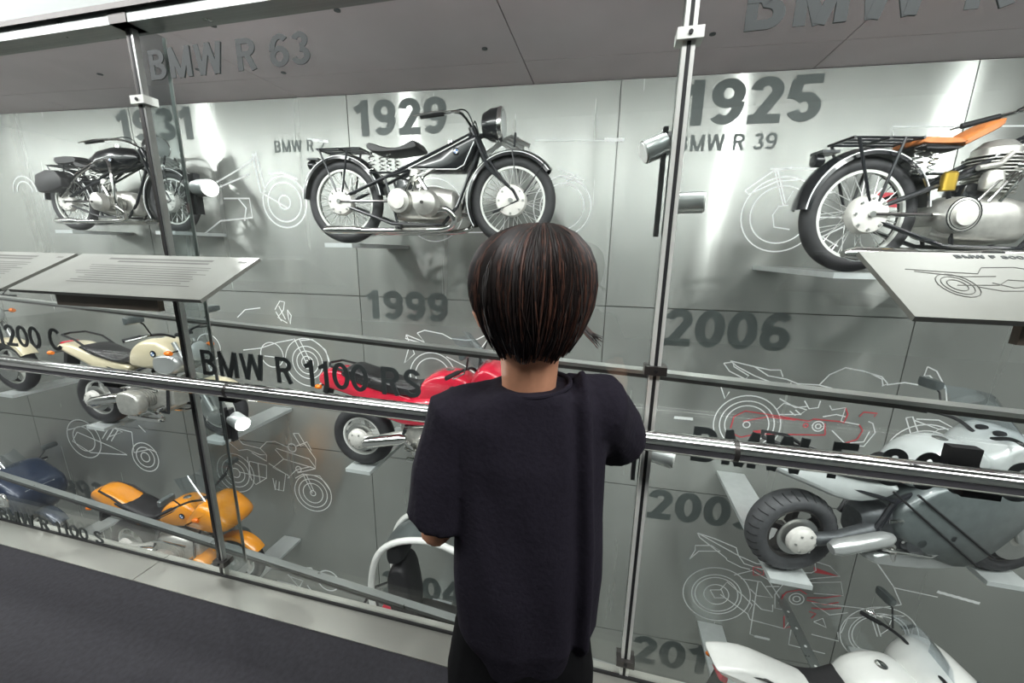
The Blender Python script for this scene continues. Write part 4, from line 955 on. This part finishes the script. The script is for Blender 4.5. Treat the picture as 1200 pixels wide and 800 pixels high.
# joints in the child's own frame: x right, y towards the glass
rail_r = Vector((.255, .287, .930)); rail_l = Vector((-.13, .365, .930))
SHR, ELR = Vector((.120, .0, 1.085)), Vector((.207, .10, .945))
SHL, ELL = Vector((-.122, .0, 1.068)), Vector((-.165, -.02, .838))
body = MB()
body.loft([(1.172, 0, -.045, .03, .03), (1.19, 0, -.03, .058, .062), (1.23, 0, -.022, .069, .082), (1.29, 0, -.02, .073, .09), (1.335, 0, -.025, .066, .083), (1.365, 0, -.03, .042, .055), (1.378, 0, -.03, .014, .02)], 20, 2.1, axis='z')
body.tube([(0, .045, 1.185), (0, .07, 1.20), (0, .06, 1.225)], [.024, .028, .02], 10)              # chin
body.tube([(0, .058, 1.285), (0, .072, 1.255), (0, .060, 1.248)], [.008, .013, .011], 8)            # nose
body.tube([(0, .0, 1.07), (0, -.018, 1.13), (0, -.026, 1.21)], [(.055, .045), (.048, .047), (.05, .052)], 14)   # neck
for s in (-1, 1): body.loft([(1.222, s * .076, -.02, .008, .014), (1.25, s * .084, -.030, .011, .021), (1.274, s * .084, -.034, .009, .016)], 10, 2, axis='z')   # ears
body.loft([(.60, 0, .0, .10, .07), (.75, 0, 0, .105, .072), (.95, 0, 0, .115, .075), (1.07, 0, 0, .112, .058), (1.105, 0, -.004, .06, .045)], 16, 2.2, axis='z')
for S, E, H_, s in ((SHR, ELR, rail_r, 1), (SHL, ELL, rail_l, -1)):
    body.tube([S + Vector((-s * .05, 0, 0)), S, S.lerp(E, .5), E, E.lerp(H_, .35), E.lerp(H_, .8), H_], [.045, .042, .036, .031, .032, .024, .02], 12)
    f = (H_ - E).normalized(); f.z = 0; f = Vector((f.x * .3, 1, 0)).normalized(); sd = Vector((s * f.y, -s * f.x, 0))
    pm = H_ + f * .035 + Vector((0, 0, .006))
    body.loft([(H_.y - .01, H_.x, H_.z + .004, .022, .014)] * 1 + [], 8) if False else None
    body.tube([H_ - f * .01, H_ + f * .03, H_ + f * .065], [(.024, .016), (.033, .014), (.034, .012)], 12)
    for k, ln in enumerate((.052, .060, .056, .044)):
        b0 = H_ + f * .055 + sd * ((-.024 + .016 * k) * 1); 
        body.tube([b0, b0 + f * ln * .45 + Vector((0, 0, .004)), b0 + f * ln * .8 + Vector((0, 0, -.010)), b0 + f * ln * .95 + Vector((0, 0, -.026))], [.0078, .0075, .007, .0058], 8)
    b0 = H_ + f * .012 - sd * .026
    body.tube([b0, b0 - sd * .018 + f * .02, b0 - sd * .022 + f * .045 + Vector((0, 0, -.008))], [.011, .009, .0075], 8)
for s in (-1, 1):
    body.tube([(s * .055, 0, .66), (s * .066, .0, .50), (s * .068, .01, .37), (s * .068, -.005, .25), (s * .068, -.01, .08), (s * .068, -.005, .05)], [.055, .060, .05, .05, .032, .034], 14)
    body.tube([(s * .068, -.03, .045), (s * .07, .05, .035), (s * .072, .11, .028)], [.034, .032, .022], 10)
bo = remeshed(body, 'body', 'skin', kid, .005, 3)
for s in (-1, 1):
    e = MB().lathe([(.002, .009), (.007, .007), (.009, 0), (.007, -.007)], (s * .03, .058, 1.283), 'y', 12).build('eye', 'whitepaint', bo)
    MB().lathe([(.001, .0105), (.004, .009)], (s * .03, .058, 1.283), 'y', 10).build('pupil', 'black', e)
MB().tube([(-.022, .074, 1.222), (0, .083, 1.221), (.022, .074, 1.222)], [.002, .0045, .002], 6).build('lips', mat('lip_skin', '#a4594f', .5), bo)

# T-shirt
sh = MB()
sh.loft([(.548, .005, -.005, .075, .055), (.575, .008, -.006, .112, .085), (.64, .012, -.006, .135, .10), (.75, .012, -.004, .139, .103), (.88, .008, .0, .138, .10), (1.0, .004, .0, .140, .097), (1.065, .003, .0, .142, .088), (1.098, .008, -.006, .122, .076), (1.118, .010, -.012, .090, .067), (1.130, .010, -.014, .066, .062)], 28, 2.5, axis='z')
for S, E, s, e1 in ((SHR, ELR, 1, .76), (SHL, ELL, -1, .90)):
    sh.tube([S + Vector((-s * .06, 0, .005)), S + Vector((0, 0, -.006)), S.lerp(E, .5), S.lerp(E, e1)], [.055, .066, .064, .058], 16)
def fold(co, n):
    z = co.z; k = .0
    a = noise.noise(Vector((co.x * 9, co.y * 9, co.z * 3.2))) * .010
    b = noise.noise(Vector((co.x * 22 + 5, co.y * 22, co.z * 7 + co.x * 10))) * .0035
    g = .006 * math.sin(co.x * 70 + 3 * math.sin(z * 7)) * max(0, min(1, (.95 - z) / .35)) * .6
    # long drag folds from the raised right shoulder down the back
    h = .012 * math.exp(-((co.x - .098 - .05 * (1 - z)) / .009) ** 2) * (1 if co.y < 0 else 0) - .009 * math.exp(-((co.x - .080 - .05 * (1 - z)) / .011) ** 2) * (1 if co.y < 0 else 0)
    return co + n * (a + b + g + h)
sho = remeshed(sh, 't_shirt', 'shirt', kid, .006, 4, .5, fold)
MB().tube([(.010 + .061 * math.cos(t), -.014 + .060 * math.sin(t), 1.127 + .006 * math.cos(t) + .003 * math.sin(t)) for t in (2 * PI * i / 32 for i in range(33))], .0042, 8).build('collar', 'shirt', sho)
so_ = MB()
so_.loft([(.50, .0, 0, .125, .09), (.60, 0, 0, .128, .093), (.72, 0, 0, .12, .088)], 20, 2.4, axis='z')
for s in (-1, 1): so_.tube([(s * .06, 0, .62), (s * .072, 0, .50), (s * .078, .005, .36)], [.075, .082, .078], 16)
remeshed(so_, 'shorts', 'shorts', kid, .008, 3)
for s in (-1, 1):
    MB().loft([(-.065, s * .068, .04, .025, .03), (-.05, s * .068, .05, .036, .045), (.0, s * .069, .048, .04, .046), (.07, s * .071, .036, .044, .033), (.13, s * .073, .03, .036, .026), (.148, s * .073, .026, .015, .016)], 14, 2.6, axis='x').build('shoe', 'shorts', kid)
for o in [c for c in kid.children if c.name.startswith('shoe')]:
    for v in o.data.vertices: v.co = Vector((v.co.y, v.co.x, v.co.z))
    o.data.flip_normals()

# hair: a cap of locks from the crown, plus loose strands
HC = Vector((.0, -.026, 1.288)); CROWN = Vector((.035, -.055, 1.386))
def hair_r(q, z):
    """outer hair radius at angle q (0 = back) and height z"""
    t = (z - 1.192) / (1.390 - 1.192); t = max(0, min(1, t))
    prof = [(0, .058), (.08, .070), (.2, .082), (.38, .0935), (.55, .0965), (.7, .092), (.82, .080), (.92, .058), (.98, .03), (1, .005)]
    for (a, r0), (b, r1) in zip(prof, prof[1:]):
        if t <= b: k = (t - a) / (b - a); r = r0 + (r1 - r0) * k; break
    c = math.cos(q); return r * (1.0 + .10 * c * c)
def limit(q):
    a = abs((q + PI) % (2 * PI) - PI)
    if q > PI and .95 < a < 1.95: return 1.262 - max(0, 1.2 - a) / .25 * .065
    if a < .9: return 1.192 + .004 * math.sin(q * 9)
    if a < 1.75: return 1.192 + (a - .9) / .85 * .035
    if a < 2.2: return 1.227 + (a - 1.75) / .45 * .05
    return 1.277 + min(1, (a - 2.2) / .5) * .03
def hair_pt(q, v, off=0.0):
    z1 = limit(q); z = 1.389 - (1.389 - z1) * (v ** 1.6 if v < .5 else v ** 1.6)
    r = hair_r(q, z) + off; k = (1 - v) ** 3
    return Vector((HC.x + r * math.sin(q) + .012 * k, HC.y - r * math.cos(q) - .018 * k, z))
nq, nv = 72, 22
hb_ = MB(); rs = []
for j in range(nv + 1):
    rs.append([hair_pt(2 * PI * i / nq, j / nv, .0012 * math.sin(i * 3.7 + j * .25)) for i in range(nq)])
for j in range(nv, 6, -1):
    rs.append([hair_pt(2 * PI * i / nq, j / nv, -.017) for i in range(nq)])
hb_.rings(rs); hair = hb_.build('hair', 'hair', kid, True, 70)
random.seed(11)
for mname, cnt, nm in (('hair', 800, 'hair_locks'), ('hair2', 620, 'hair_strands')):
    st = MB()
    for i in range(cnt):
        q = random.uniform(0, 2 * PI); v0 = random.uniform(.02, .45); v1 = random.uniform(.93, 1.05); dq = random.gauss(0, .16); off = random.uniform(.0, .006); w = random.uniform(.0008, .0020) if mname == 'hair' else random.uniform(.0006, .0013)
        n = 9; pts = []
        for k in range(n):
            t = k / (n - 1); v = v0 + (v1 - v0) * t
            pts.append(hair_pt(q + dq * t * t, min(v, 1), off * (.3 + .7 * t) - (.004 * (t > .95))) + Vector((0, 0, -.16 * max(0, v - 1))))
        st.tube(pts, [w * (.5 + .9 * math.sin(PI * min(1, .15 + .8 * k / (n - 1)))) for k in range(n)], 4)
    for k in range(14 if mname == 'hair' else 6):                        # the flick of hair behind the right ear
        q = 1.25 + random.uniform(-.12, .12); a = hair_pt(q, .62, -.004); b = hair_pt(q, .90, .001)
        st.tube([a, a.lerp(b, .5) + Vector((.004, 0, 0)), b, b + Vector((.012, -.002, -.012)), b + Vector((.020 + random.uniform(0, .012), -.004, -.018 - random.uniform(0, .014)))], [.0015, .0015, .0015, .001, .0003], 4)
    tag(st.build(nm, mname, hair), kind='stuff')
